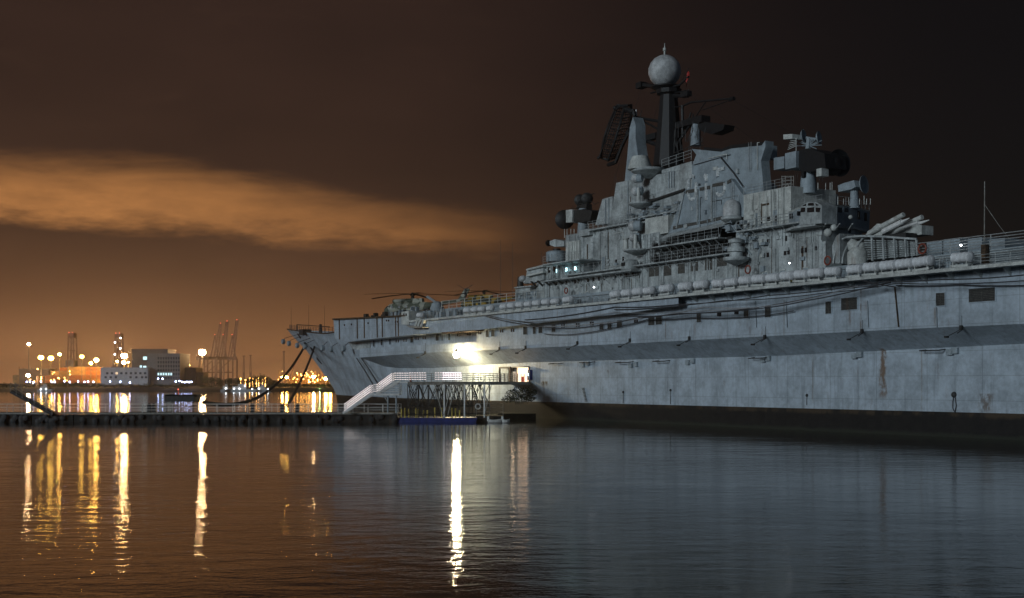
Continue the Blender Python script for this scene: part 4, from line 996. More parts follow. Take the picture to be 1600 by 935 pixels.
# ------------------------------------------------------------------ helicopters on the flight deck
def helicopter(px, Y, z0, L, m, label, tail_yellow=False, sc=1.0, rot=0.0, rb=None):
    loc = W((XX(px, Y), Y, z0)); h = empty('helicopter', loc, SROT+rot, label, 'helicopter', 'helicopters parked on the flight deck'); h.scale = (sc, sc, sc)
    # nose towards -X
    st = [(-5.2, .25, 1.35, .2), (-4.9, .75, 1.45, .6), (-4.0, 1.05, 1.7, .95), (-2.5, 1.15, 1.85, 1.1), (0, 1.15, 1.9, 1.1), (2.2, 1.0, 1.95, 1.0), (3.6, .6, 2.2, .6), (5.5, .38, 2.5, .36), (8.6, .22, 2.9, .24), (9.6, .12, 3.1, .16)]
    rows = []
    for X, ry, zc, rz in st: rows.append([(X, ry*math.cos(t), zc+rz*math.sin(t)) for t in [2*PI*k/14 for k in range(15)]])
    mb = MB().grid(rows); mb.lathe((-1.6, -.5, 3.05), [(.05, -1.7), (.36, -1.65), (.42, 0), (.35, 1.6), (.1, 2.0)], 12, (1, 0, 0)); mb.lathe((-1.6, .5, 3.05), [(.05, -1.7), (.36, -1.65), (.42, 0), (.35, 1.6), (.1, 2.0)], 12, (1, 0, 0)); mb.box(-1.5, 2.2, -.5, .5, 2.7, 3.5)
    mb.build('fuselage', MATS[m], h)
    MB().prism([(8.6, -.08, 2.9), (9.9, -.08, 3.0), (11.0, -.08, 5.0), (10.1, -.08, 5.1)], (0, .16, 0)).build('tail_fin', MATS['yellow'] if tail_yellow else MATS[m], h)
    MB().prism([(-5.0, -.65, 1.5), (-4.1, -1.02, 1.5), (-3.6, -1.05, 2.3), (-4.4, -.8, 2.2)], (0, .05, 0)).build('cockpit_glass', MATS['window'], h)
    mb = MB()
    for X in (-3.3, -1.9, -.5, .9): mb.lathe((X, -1.14, 2.0), [(.2, 0), (.2, .05)], 12, (0, -1, 0))
    mb.build('cabin_windows', MATS['window'], h)
    MB().lathe((-3.32, -.5, 3.05), [(.27, 0), (.27, .04)], 12, (-1, 0, 0)).lathe((-3.32, .5, 3.05), [(.27, 0), (.27, .04)], 12, (-1, 0, 0)).build('engine_intake', MATS['black'], h)
    MB().lathe((0.2, 0, 3.4), [(.4, 0), (.25, .5), (.5, .75), (.3, 1.05), (.1, 1.2)], 12).build('rotor_hub', MATS['dark'], h)
    for k in range(5):
        t = 2*PI*k/5+(rb or .2); d = Vector((math.cos(t), math.sin(t), 0)); e = Vector((-d.y, d.x, 0)); rw = []
        for q in range(9): rr_ = .5+q*(9.2 if q else 9.2)/8; zz = 4.3-.005*rr_*rr_; rw.append([Vector((.2, 0, zz))+d*rr_-e*.38, Vector((.2, 0, zz))+d*rr_+e*.38])
        mb = MB().grid(rw).grid([[p+Vector((0, 0, .07)) for p in r_] for r_ in rw]); mb.build('rotor_blade', MATS['black'], h)
    mb = MB()
    for k in range(3): t = 2*PI*k/3+.5; mb.bar((10.2, -.3, 4.9), (10.2+1.6*math.cos(t), -.3, 4.9+1.6*math.sin(t)), .22, .05)
    mb.build('tail_rotor', MATS['dark'], h)
    for X, yy in ((-3.6, 0), (1.2, -1.8), (1.2, 1.8)):
        MB().lathe((X, yy, .42), [(.15, -.14), (.42, -.12), (.42, .12), (.15, .14)], 14, (0, 1, 0)).tube((X, yy, .5), (X, yy*.4, 1.3), .09).build('wheel', MATS['black'], h)
    mb = MB().lathe((0, -1.6, 1.3), [(.05, -1.3), (.4, -1.1), (.42, 0), (.4, 1.1), (.05, 1.3)], 12, (1, 0, 0)); mb.build('fuel_tank', MATS[m], h)
    return h
helicopter(643, 8, 16.35, 10, 'camo', 'green and cream camouflage helicopter parked at the far end of the deck', sc=1.0, rot=-SROT+math.radians(-18), rb=.30)
helicopter(755, 9, 16.6, 10, 'camo_yellow', 'dark and yellow mottled helicopter with tail fin raised beside the island', True, sc=.72, rot=-SROT+math.radians(-14), rb=.1)
mb = MB(); p = S(683, 470, 5)
mb.lathe(p+Vector((0, 0, -1.8)), [(1.2, 0), (1.2, .5), (.8, 1.4), (.3, 1.7)], 14); mb.tube(p+Vector((0, 0, -.5)), p+Vector((-1.6, -1.2, .7)), .12); mb.tube(p+Vector((.4, 0, -.5)), p+Vector((-1.2, -1.2, .8)), .12)
part(mb, 'gun_turret', 'grey_blue')
mb = MB(); random.seed(21)
for k in range(110):
    px = random.uniform(598, 735); X = XX(px, 0); Y = random.uniform(-1.0, 1.4); h_ = random.uniform(.3, 1.5)
    if px < 640: Y += 1.5
    z0 = 15 if px > 645 else 16.0
    if random.random() < .5: mb.box(X, X+random.uniform(.2, 1.0), Y, Y+.5, z0, z0+h_)
    else: mb.tube((X, Y, z0), (X+random.uniform(-.3, .3), Y, z0+h_+.3), .05, 4)
part(mb, 'gallery_lockers', 'grey_blue')['kind'] = 'stuff'
mb = MB(); random.seed(23)
for k in range(160):
    px = random.uniform(880, 1500); X = XX(px, 1); Y = random.uniform(.3, 1.4); h_ = random.uniform(.3, 1.2)
    if random.random() < .4: mb.box(X, X+random.uniform(.2, .8), Y, Y+.4, 14.9, 14.9+h_)
    else: mb.tube((X, Y, 14.9), (X, Y, 15.3+h_), .04, 4)
part(mb, 'gallery_gear', 'grey_blue')['kind'] = 'stuff'

# ------------------------------------------------------------------ floodlight hung off the ship's side
fp = S(713, 555, -1.15)
fl = empty('floodlight', W(fp), 0, 'glaring white floodlight hung out from the ship above the boarding platform', 'floodlight')
to = (Vector((0, 0, CAMZ))-W(fp)).normalized(); to = Vector((to.x-.12, to.y, to.z-.15)).normalized()
MB().lathe((0, 0, .42), [(.50, -.02), (.46, .10), (.18, .22), (.10, .45)], 18).build('lamp_cap', MATS['dark'], fl)
MB().ball((0, 0, 0), .44, 1, 20).build('lamp_globe', MATS['flood'], fl)
di = (W((fp.x, 0, fp.z+.6))-W(fp))
MB().tube((0, 0, .8), di+Vector((0, 0, .5)), .035).build('bracket_arm', MATS['dark'], fl)
def point(name, loc, e, c, r=.3, parent=None, spot=None):
    ld = bpy.data.lights.new(name, 'SPOT' if spot else 'POINT'); ld.energy = e; ld.color = c; ld.shadow_soft_size = r
    o = bpy.data.objects.new(name, ld); COL.objects.link(o); o.location = loc
    if spot: o.rotation_euler = (-Vector(spot)).to_track_quat('Z', 'Y').to_euler(); ld.spot_size = math.radians(130); ld.spot_blend = .5
    return o
# small walkway lamp for the bright railing
# ------------------------------------------------------------------ pontoon, stairs, boarding platform
PD = 161.0
def PP(px, py, D=PD): return F(px, py, D)
xl = PP(-60, 640).x; xr = PP(790, 640).x
dk = 1.2
pt = empty('pontoon_walkway', (0, PD+3, 0), 0, 'long dark floating pontoon with white railings running to the boarding stairs', 'pontoon')
def loc(p): return Vector(p)-Vector((0, PD+3, 0))
X1 = PP(622, 645).x
mb = MB()
k = xl
random.seed(2)
while k < X1-1:
    w = random.uniform(5, 9); e = min(X1, k+w); mb.box(k, e-.15, -3+random.uniform(-.1, .1), 1.6, -.3, dk-.25-random.uniform(0, .12)); k = e
mb.build('float_hull', MATS['pontoon'], pt)
MB().box(xl, X1, -3.05, 1.6, dk-.2, dk).build('walking_deck', MATS['deckboards'], pt)
railing((xl, -2.9, dk), (X1, -2.9, dk), pt, m='white_paint', step=1.9, h=1.05, rails=3, r=.028, rp=.04)
railing((xl, 1.4, dk), (X1, 1.4, dk), pt, m='white_paint', step=2.4, h=1.05, rails=2, r=.026, rp=.045)
mb = MB(); random.seed(31)
for q in range(60):
    X = random.uniform(xl, X1); mb.lathe((X, -3.15, random.uniform(.1, .7)), [(.1, -.16), (.34, -.12), (.34, .12), (.1, .16)], 10, (0, 1, 0))
tyr = mb.build('tyre_fenders', MATS['black'], pt); tyr['kind'] = 'stuff'
for px in (234, 390, 437, 227, 461): X = PP(px, 640).x; MB().box(X-.2, X+.2, -1.5, -1.1, dk, dk+.8).ball((X, -1.3, dk+.9), .25).build('mooring_bollard', MATS['dark'], pt)
# blue barge with yellow posts under the platform
bb = empty('blue_barge', (0, PD+3, 0), 0, 'low blue barge with short yellow posts floating under the boarding platform', 'barge')
bx0, bx1 = PP(621, 645).x, PP(742, 645).x
MB().prism([(bx0, -3, -.3), (bx1, -3, -.3), (bx1+.3, -3, .55), (bx0-.1, -3, .55)], (0, 6, 0)).build('barge_hull', MATS['blue'], bb)
for px in (627, 632.5, 638.5, 649.5, 652.5, 661, 667.5, 679, 690, 694.5, 706, 711.5, 718):
    X = PP(px, 645).x; h_ = random.uniform(.9, 1.4)
    MB().tube((X, -2.7, .55), (X, -2.7, .55+h_), .09, 8).build('yellow_post', MATS['yellow'], bb)
db = empty('dark_float', (0, PD+3, 0), 0, 'dark steel float with pipe railings beside the blue barge', 'float')
cx0, cx1 = PP(744, 645).x, PP(786, 645).x
MB().box(cx0, cx1, -2, 5, -.3, .75).build('float_hull', MATS['pontoon'], db)
railing((cx0, -1.9, .75), (cx1, -1.9, .75), db, m='steel', step=1.6, h=1.6, rails=3, r=.025)
# stairs: lower flight, landing, upper flight
st = empty('boarding_stairs', (0, PD, 0), 0, 'white steel staircase with landing climbing from the pontoon to the platform', 'stairs')
Z1 = 3.6; Z2 = 5.1
def q(px, D=0): return (px-CX)/FPX*(PD)
lx0, lx1, lx2, lx3, lx4 = q(540), q(575), q(625), q(606), q(645)
YS0, YS1 = -1.2, 1.6
mb = MB(); n = 13
for k in range(n):
    t = (k+.5)/n; X = lerp(lx0, lx1+.6, t); zz = lerp(dk, Z1, (k+1)/n); mb.box(X-.17, X+.17, YS0, YS1, zz-.05, zz)
for yy in (YS0, YS1): mb.bar((lx0-.2, yy, dk), (lx1+.6, yy, Z1), .08, .28)
mb.box(lx1+.5, lx2, YS0, YS1, Z1-.14, Z1); mb.box(lx1+.5, lx2, YS0-.03, YS0, Z1-.22, Z1+.02)
mb.build('lower_flight', MATS['white_paint'], st)
mb = MB(); n = 9
for k in range(n):
    t = (k+.5)/n; X = lerp(q(588), q(622), t); zz = lerp(Z1, Z2, (k+1)/n); mb.box(X-.17, X+.17, YS0+1.4, YS1+1.4, zz-.05, zz)
for yy in (YS0+1.4, YS1+1.4): mb.bar((q(588), yy, Z1), (q(622), yy, Z2), .08, .28)
mb.box(q(612), q(640), YS0+1.2, YS1+1.8, Z2-.14, Z2)
mb.build('upper_flight', MATS['white_paint'], st)
def srail(a, b_, name='stair_railing', rails=4, h=1.08, n=None, m='white_paint', r=.038, par=st, glow=None):
    a = Vector(a); b_ = Vector(b_); mb = MB(); n = n or max(1, round((b_-a).length/1.6))
    for k in range(n+1): p = a.lerp(b_, k/n); mb.tube(p, p+Vector((0, 0, h)), .045, 5)
    for j in range(rails): hh_ = Vector((0, 0, h*(j+1)/rails)); mb.tube(a+hh_, b_+hh_, r, 5)
    o = mb.build(name, MATS[m], par)
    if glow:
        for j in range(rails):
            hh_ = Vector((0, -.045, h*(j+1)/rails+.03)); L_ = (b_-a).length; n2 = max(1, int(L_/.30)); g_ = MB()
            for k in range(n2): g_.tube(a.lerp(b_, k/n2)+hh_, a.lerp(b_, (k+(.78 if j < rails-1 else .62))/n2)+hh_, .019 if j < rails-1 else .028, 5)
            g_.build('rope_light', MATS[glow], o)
    return o
for yy in (YS0, YS1): srail((lx0, yy, dk), (lx1+.5, yy, Z1), glow='rope_light'); srail((lx1+.5, yy, Z1), (lx2 if yy == YS0 else q(588), yy, Z1), glow='rope_light' if yy == YS1 else None)
srail((lx2, YS0, Z1), (lx2, YS1, Z1), n=1)
for yy in (YS0+1.4, YS1+1.4): srail((q(588), yy, Z1), (q(613), yy, Z2), glow='rope_light')
srail((q(613), YS1+1.4, Z2), (q(640), YS1+1.4, Z2), n=3, glow='rope_light'); srail((q(613), YS1+1.7, Z2), (q(612), YS0+1.4, Z2), n=1)
mb = MB()
for px in (607, 620): mb.tube((q(px), -.8, dk), (q(px), -.8, Z1-.1), .10, 8)
mb.bar((q(600), -.8, Z1-.2), (q(607), -.8, 2.5), .08, .08); mb.build('stair_post', MATS['grey_blue'], st)
# platform from stair head to door in the hull
pf = empty('boarding_platform', (0, 0, 0), 0, 'raised steel boarding platform on trusses leading to the lit door in the hull', 'platform')
A = Vector((q(640)-.2, PD-.6, Z2)); DR = W(S(818, 597, 3)); DR.z = Z2
A2 = Vector((q(640)-.2, PD+3.2, Z2))
mid = Vector((q(752)+1.0, PD+2, Z2)); mid2 = mid+Vector((-1.2, 4.0, 0))
B1 = W(S(829, 597, 2.9)); B2 = W(S(800, 597, 2.9)); B1.z = B2.z = Z2
mb = MB().prism([A, mid, B1, B2, mid2, A2], (0, 0, -.16)); mb.build('platform_deck', MATS['deckboards'], pf)
mb = MB()
for a, b_ in ((A, mid), (mid, B1), (A2, mid2), (mid2, B2)): mb.bar(a+Vector((0, 0, -.28)), b_+Vector((0, 0, -.28)), .14, .24)
mb.build('edge_beam', MATS['steel'], pf)
mb = MB(); white = MB()
L = (mid-A).length
for row, (P0, P1_) in enumerate(((A, mid), (A2, mid2))):
    for k in range(9):
        p = P0.lerp(P1_, k/8); a = p+Vector((0, 0, -.3)); f0 = Vector((p.x, p.y, 2.0))
        mb.tube(a, f0, .05, 5)
        if k < 8: p2 = P0.lerp(P1_, (k+1)/8); mb.tube(a, Vector((p2.x, p2.y, 2.0)), .05, 5); mb.tube(p2+Vector((0, 0, -.3)), f0, .05, 5)
    mb.tube(Vector((P0.x, P0.y, 2.0)), Vector((P1_.x, P1_.y, 2.0)), .07, 5); mb.tube(Vector((P0.x, P0.y, 1.0)), Vector((P1_.x, P1_.y, 1.0)), .06, 5)
    for k in range(17):
        p = P0.lerp(P1_, k/16); mb.tube(Vector((p.x, p.y, .6)), Vector((p.x+random.uniform(-1.2, 1.2), p.y+.4, Z2-.3)), random.uniform(.03, .06), 5)
for k in range(9):
    t = k/8; mb.tube(A.lerp(mid, t)+Vector((0, 0, -3.1)), A2.lerp(mid2, t)+Vector((0, 0, -.3)), .045, 5)
mb.build('truss', MATS['dark'], pf)
for px, y0 in ((694.5, 640), (726, 640), (757, 640)):
    X = q(px); MB().tube((X, PD-.3, .6), (X, PD-.3, Z2-.3), .10, 8).build('platform_post', MATS['white_paint'], pf)
for a, b_, c in ((679, 594, 692), (706, 640, 694), (768, 606, 757), (712, 605, 700)): MB().tube((q(a), PD-.4, Z2-.3), (q(c), PD-.4, .9), .06, 6).build('raking_brace', MATS['steel'], pf)
def prl(a, b_, **k): srail(a, b_, par=pf, name='platform_railing', **k)
prl(Vector((q(640), PD-.5, Z2)), Vector((q(667), PD-.5, Z2)), n=3, glow='rope_light')
prl(Vector((q(680), PD-.5, Z2)), Vector((q(692), PD-.45, Z2)), n=2, r=.05, glow='rope_light')
prl(Vector((q(692), PD-.45, Z2)), Vector((q(722), PD-.4, Z2)), n=3, r=.05, glow='tube_white')
prl(A.lerp(mid, .72), mid, n=4, r=.025); prl(mid, B1, n=12, m='steel', r=.022); prl(A2, mid2, n=10, m='steel', r=.025); prl(mid2, B2, n=8, m='steel', r=.022)
# life ring on brace
c = Vector((q(747), PD-.5, 2.0)); mb = MB()
for k in range(14): a0, a1 = 2*PI*k/14, 2*PI*(k+1)/14; mb.tube(c+Vector((.32*math.cos(a0), 0, .32*math.sin(a0))), c+Vector((.32*math.cos(a1), 0, .32*math.sin(a1))), .08, 5)
mb.build('life_ring', MATS['rubber'], pf)
# cones / persons-like orange marker on landing
mk = MB().lathe((0, 0, 0), [(.22, 0), (.22, .05), (.14, .06), (.03, .75)], 12).build('traffic_cone', MATS['orange_ring']); mk.location = (q(641.5), PD-.1, Z2); tag(mk, 'orange traffic cone standing at the head of the boarding stairs', 'traffic cone')
# door opening in the hull with entrance shelter
Dp = S(817.5, 585, 2.85)
dr = empty('entrance_shelter', W((Dp.x, 2.8, Z2)), SROT, 'open entrance shelter around the brightly lit hull door', 'shelter')
hw = (XX(827, 2.8)-XX(808.5, 2.8))/2
MB().box(-hw, hw, .10, .18, 0.02, 2.05).build('lit_doorway', MATS['door_light'], dr)
MB().box(-hw-.1, hw+.1, -.9, .1, 2.05, 2.2).box(hw, hw+.12, -.1, .15, 0, 2.1).box(-hw-.12, -hw, -.1, .15, 0, 2.1).build('door_frame', MATS['steel'], dr)
MB().box(-hw-3.6, -hw-.4, -1.0, .12, 1.95, 2.2).box(-hw-3.6, -hw-3.4, -1, -.8, 0, 2.0).box(-hw-.6, -hw-.4, -1, -.8, 0, 2.0).box(-hw-2.2, -hw-1.0, -.2, .1, 0, 1.95).build('shelter_frame', MATS['dark'], dr)
MB().box(.2, .45, -.35, -.1, 0.02, .75).build('fire_extinguisher', MATS['red'], dr)
MB().box(hw+.15, hw+.75, -.3, 0.1, .3, 1.7).build('notice_board', MATS['blue'], dr)
MB().box(hw+.3, hw+.45, -.34, -.3, .8, 1.2).build('screen', MATS['cyan_lamp'], dr)
for k in range(4): MB().box(-hw-.38+k*.2-.04, -hw-.38+k*.2+.04, -.45, -.40, 0, 1.5).build('white_bar', MATS['white_paint'], dr)
point('entrance_lamp', W((Dp.x-.2, 1.2, Z2+1.9)), 26, (1, .7, .45), .15)
# small boats by the float
def boat(px, L_, label, D=159):
    p = F(px, 655, D); p.z = 0; o = empty('inflatable_boat', p, 0, label, 'boat', 'small white boats by the dark float')
    rows = []
    for k in range(11):
        t = k/10; w = .62*math.sin(PI*min(.93, .12+t*.8))**.5; X = -L_/2+t*L_; sh_ = .12*(2*t-1)**2
        rows.append([(X, -w, .35+sh_), (X, -w*.8, .05), (X, 0, -.12), (X, w*.8, .05), (X, w, .35+sh_), (X, w*.75, .38+sh_), (X, w*.6, .12), (X, 0, .06), (X, -w*.6, .12), (X, -w*.75, .38+sh_), (X, -w, .35+sh_)])
    MB().grid(rows).build('boat_hull', MATS['rubber'], o)
    MB().box(-.1, .2, -.4, .4, .3, .36).build('thwart', MATS['steel'], o)
    MB().box(-L_/2-.1, -L_/2+.15, -.15, .15, .2, .8).build('outboard', MATS['white_paint'], o)
boat(773, 1.7, 'longer white dinghy floating beside the dark float'); boat(790.5, .95, 'short white dinghy right of the longer one by the ship')
# bush of creepers below the door
def leaves(mb, c, rx, ry, rz, n, s):
    for k in range(n):
        while True:
            d = Vector((random.uniform(-1, 1), random.uniform(-1, 1), random.uniform(-1, 1)))
            if d.length < 1: break
        p = Vector(c)+Vector((d.x*rx, d.y*ry, d.z*rz)); a = Vector((random.gauss(0, 1), random.gauss(0, 1), random.gauss(0, 1))).normalized()*s*random.uniform(.5, 1.3); b_ = a.orthogonal().normalized()*s*random.uniform(.4, .9)
        mb.add([p-a*.5, p+b_*.5, p+a*.5, p-b_*.5], [(0, 1, 2, 3)])
bu = empty('shrub', (0, 0, 0), 0, 'dark leafy shrub growing from the float below the lit door', 'shrub')
mb = MB(); random.seed(44)
for px, py, rx, rz in ((802, 618, 1.2, .8), (812, 612, 1.4, .7), (822, 615, 1.2, .9), (830, 613, .9, .5), (795, 624, 1.1, .5), (816, 622, 2.2, .6), (826, 622, 1, .5)):
    leaves(mb, F(px, py, 175), rx, 1.0, rz, 260, .22)
mb.build('foliage', MATS['leaf_dark'], bu, fix=False)
mb = MB()
for k in range(7): mb.tube(F(806+k*3, 632, 175), F(800+k*5, 612, 175), .06, 5, .02)
mb.build('stems', MATS['bark'], bu)
p = F(812, 640, 175); MB().box(p.x-3.0, p.x+2.2, 173.5, 177, -.2, .8).build('planter_float', MATS['pontoon'], bu)

# covered raft at left with box roof
kp = empty('covered_float', (F(285, 640, 168).x, 168, 0), 0, 'dark square canopy on posts over a float behind the pontoon', 'canopy')
w = 23/FPX*168
MB().box(-w, w, -1.5, 1.5, F(1, 628, 168).z, F(1, 619, 168).z).build('canopy_roof', MATS['dark'], kp)
mb = MB(); random.seed(5)
for k in range(30): X = random.uniform(-w, w); mb.box(X, X+random.uniform(.15, .4), -1.4, 1.4, F(1, 620, 168).z, F(1, 617.5-random.random(), 168).z)
mb.build('roof_load', MATS['black'], kp)
for sx in (-1, 1):
    for sy in (-1, 1): MB().tube((sx*(w-.2), sy*1.3, .2), (sx*(w-.2), sy*1.3, F(1, 628, 168).z), .07).build('canopy_post', MATS['dark'], kp)
MB().box(-w, w, -1.6, 1.6, -.3, .5).build('float_hull', MATS['pontoon'], kp)
# gangway at the far left: dark inclined bridge
gw = empty('gangway', (0, PD-1, 0), 0, 'dark inclined gangway dropping onto the pontoon at the left edge', 'gangway')
g0 = F(20, 612, PD)-Vector((0, PD-1, 0)); g1 = F(85, 648, PD)-Vector((0, PD-1, 0))
MB().bar(g0, g1, 1.6, .35).build('ramp', MATS['black'], gw)
for yy in (-.8, .8):
    mb = MB(); n = 7
    for k in range(n+1): p = Vector(g0).lerp(Vector(g1), k/n)+Vector((0, yy, 0)); mb.tube(p, p+Vector((0, 0, 1.1)), .04)
    for j in (.4, .75, 1.1): mb.tube(g0+Vector((0, yy, j)), g1+Vector((0, yy, j)), .03)
    mb.build('hand_rail', MATS['steel'], gw)
# anchor chains
def chain(pts, label, sag, r=.14):
    mb = MB(); P = []
    a, b_ = pts
    L_ = (b_-a).length; n = int(L_/.55)
    for k in range(n+1):
        t = k/n; p = a.lerp(b_, t); p.z -= sag*4*t*(1-t); P.append(p)
    for k, (p, q_) in enumerate(zip(P[:-1], P[1:])):
        d = (q_-p).normalized(); s_ = d.cross(Vector((0, 0, 1))).normalized() if k % 2 else d.cross(d.cross(Vector((0, 0, 1)))).normalized()
        w_ = s_*r*1.2; c0, c1 = p-d*.1, q_+d*.1
        mb.tube(c0-w_, c1-w_, r*.62, 5); mb.tube(c0+w_, c1+w_, r*.62, 5); mb.tube(c0-w_, c0+w_, r*.62, 5); mb.tube(c1-w_, c1+w_, r*.62, 5)
    o = mb.build('anchor_chain', MATS['black']); tag(o, label, 'chain', 'anchor chains'); return o
chain((W(S(478, 537, 14.5)), F(318, 629, 168)), 'longer sagging anchor chain reaching down left to the canopied float', 4.6, .16)
chain((W(S(492, 540, 13.5)), F(449, 634, 166)), 'short steep anchor chain hanging down to the pontoon', .8, .12)

# ------------------------------------------------------------------ far shore
# floodlight masts
def lamp_mast(px, py, D, r, m, label, zbase=2.1, e=0, c=(1, .5, .15)):
    p = F(px, py, D); o = empty('lamp_mast', (p.x, p.y, zbase), 0, label, 'lamp mast', 'orange floodlight masts in the port')
    h = p.z-zbase
    MB().tube((0, 0, 0), (0, 0, h), .35, 8, .18).build('pole', MATS['crane_grey'], o)
    MB().lathe((0, 0, h+r*.7), [(r*.6, 0), (r*1.0, .25), (r*.3, .5)], 14).build('lamp_ring', MATS['crane_grey'], o)
    MB().ball((0, 0, h), r, .8, 14).build('lamp_head', MATS[m], o)
    return o
lamps = [(45, 538, 760, .9, 'sodium_pale', 'leftmost tall orange lamp mast, its lamp high above the others'),
 (44, 587, 760, 1.1, 'sodium_pale', 'low pale lamp mast at the left edge of the port'),
 (64, 559, 770, 1.55, 'sodium_yellow', 'yellow lamp mast between the left edge and its twin neighbour'),
 (79.5, 560, 770, 1.6, 'sodium_yellow', 'yellow lamp mast, right one of the near twins left of the tower crane'),
 (93, 554, 780, .9, 'sodium', 'small orange lamp mast just left of the leftmost crane'),
 (128, 557.5, 780, 1.2, 'sodium_yellow', 'yellow lamp mast just right of the leftmost crane'),
 (142, 568, 780, 1.1, 'sodium_yellow', 'lower yellow lamp mast above the orange containers'),
 (150.5, 563, 780, 1.4, 'sodium', 'orange lamp mast midway between the two lattice cranes'),
 (194, 556.5, 780, 1.9, 'sodium_pale', 'big glaring lamp mast left of the tall office block'),
 (193.5, 567, 770, 1.2, 'sodium', 'smaller lamp mast directly below the big glaring one'),
 (183, 565, 775, .7, 'sodium', 'little lamp mast left of the big glaring one'),
 (200.5, 566.5, 775, .5, 'sodium', 'tiny lamp mast right of the big glaring one'),
 (316, 551, 780, 2.1, 'sodium_pale', 'brightest lamp mast at the foot of the raised quay cranes'),
 (293, 571, 770, 1.2, 'sodium', 'orange lamp mast over the dark block right of the offices'),
 (441, 590, 780, .8, 'sodium', 'leftmost orange lamp mast of the distant terminal'),
 (448, 590, 800, .9, 'sodium', 'second orange lamp mast of the distant terminal'),
 (509, 592, 790, 1.1, 'sodium', 'orange lamp mast left of the pair beside the hull end'),
 (516, 592, 790, .95, 'sodium', 'orange lamp mast right of the pair, touching the hull end'),
 (490, 589, 800, 1.0, 'sodium_pale', 'pale lamp mast in the middle of the distant terminal')]
for a in lamps: lamp_mast(*a)
# park lamps
pk = [(42, 597), (47, 597), (52, 598), (64, 596.5), (81, 597), (85.5, 597), (101, 596), (109, 597), (122, 596.5), (132, 597), (137.5, 596.5), (146, 597), (172, 596.5), (188, 597), (203, 598), (247, 592), (254, 592), (274.5, 596.5), (280.5, 595.5), (284.5, 597), (288.5, 597.5), (292, 597), (295.5, 597.5), (299, 597)]
base = None
for i, (px, py) in enumerate(pk):
    p = F(px, py, 722)
    if base is None:
        base = empty('park_lamp', (p.x, p.y, 2.0)); MB().tube((0, 0, -.2), (0, 0, 3.2), .09, 6).build('post', MATS['crane_grey'], base); MB().ball((0, 0, 3.4), .36, 1.1, 12).build('globe', MATS['park'], base); o = base
    else: o = copy_tree(base)
    o.location = (p.x, p.y, p.z-3.4)
    tag(o, f'{ORD[i]} bluish park lamp from the left along the far bank', 'street lamp', 'bluish park lamps along the far bank')
# cranes: two ship-to-shore cranes seen end on, three with raised booms
def end_crane(px, D, ytop, label, lamps_=None):
    p = F(px, 598, D); o = empty('quay_crane', (p.x, p.y, 2.1), 0, label, 'crane', 'quay cranes'); H = F(px, ytop, D).z-2.1; s = D/FPX; mb = MB()
    Hm = F(px, 575, D).z-2.1
    for sx in (-1, 1):
        for sy in (-3, 3): mb.bar((sx*5.2*s, sy, Hm*.9), (sx*3.6*s, sy, H), .7, .7); mb.bar((sx*8*s, sy, 0), (sx*7*s, sy, Hm), .9, .9)
    for t in (.25, .5, .75, 1): zz = lerp(Hm, H, t); mb.bar((-4.3*s, 0, zz), (4.3*s, 0, zz), .6, .6)
    for k in range(4): z0, z1 = lerp(Hm, H, k/4), lerp(Hm, H, (k+1)/4); mb.bar((-4.3*s, -3, z0), (4.3*s, -3, z1), .3, .3)
    mb.bar((-12*s, 0, Hm), (10*s, 0, Hm), 1.2, 1.8); mb.build('crane_frame', MATS['crane'], o)
    MB().box(-3.8*s, 3.8*s, -3, 3, H-3, H).build('boom_head', MATS['crane'], o)
    MB().box(-8*s, 6*s, -3, 3, Hm+.5, Hm+5).build('machine_house', MATS['crane_grey'], o)
    MB().ball((-2.6*s, -3.3, H+.4), .2).ball((3*s, -3.3, H+.4), .2).build('beacon', MATS['red_lamp'], o)
    return o
end_crane(113, 850, 521, 'tall brown lattice crane at far left seen end on')
c2 = end_crane(186, 870, 522, 'tall lattice crane with lit legs just left of the offices')
s = 870/FPX
MB().ball((-4*s, -3.4, 30), .5).ball((4.6*s, -3.4, 33), .5).ball((4.4*s, -3.4, 26), .5).ball((-4.2*s, -3.4, 22), .5).build('leg_lamps', MATS['white_small'], c2)
def boom_crane(px, D, tip, foot, label):
    p = F(px, 598, D); o = empty('quay_crane', (p.x, p.y, 2.1), 0, label, 'crane', 'quay cranes')
    def q3(a, b_, y=0): r = F(a, b_, D); return Vector((r.x-p.x, y, r.z-2.1))
    mb = MB(); t, f = q3(*tip), q3(*foot); wv = Vector((1.1, 0, 0))
    mb.bar(f-wv, t-wv*.6, .8, .8); mb.bar(f+wv, t+wv*.6, .8, .8); n = 14
    for k in range(n): a = f.lerp(t, k/n); b_ = f.lerp(t, (k+1)/n); sgn = 1 if k % 2 else -1; mb.bar(a+wv*sgn, b_-wv*sgn, .4, .4)
    mb.build('raised_boom', MATS['crane'], o)
    mb = MB(); hz = f.z
    for dx, yy in ((-22, -7), (-22, 7), (3, -7), (3, 7)): X = dx*D/FPX; mb.bar((X, yy, 0), (X, yy, hz), .9, .9)
    mb.bar((-30*D/FPX, 0, hz), (6*D/FPX, 0, hz), 1.4, 2.2); mb.bar((-22*D/FPX, -7, hz*.5), (3*D/FPX, -7, hz*.5), .8, .8); mb.bar((-22*D/FPX, -7, hz*.5), (3*D/FPX, -7, hz), .5, .5)
    mb.bar((-8*D/FPX, 0, hz), (-1*D/FPX, 0, hz+16), .7, .7); mb.bar((4*D/FPX, 0, hz), (-1*D/FPX, 0, hz+16), .7, .7); mb.bar((-1*D/FPX, 0, hz+16), t.lerp(f, .35), .25, .25)
    mb.build('crane_frame', MATS['crane'], o); MB().ball(t+Vector((0, -.8, .3)), .2).ball((-1*D/FPX, -.8, hz+16.6), .18).build('beacon', MATS['red_lamp'], o)
boom_crane(337, 900, (345, 506), (336.5, 560), 'leftmost of three quay cranes with booms raised')
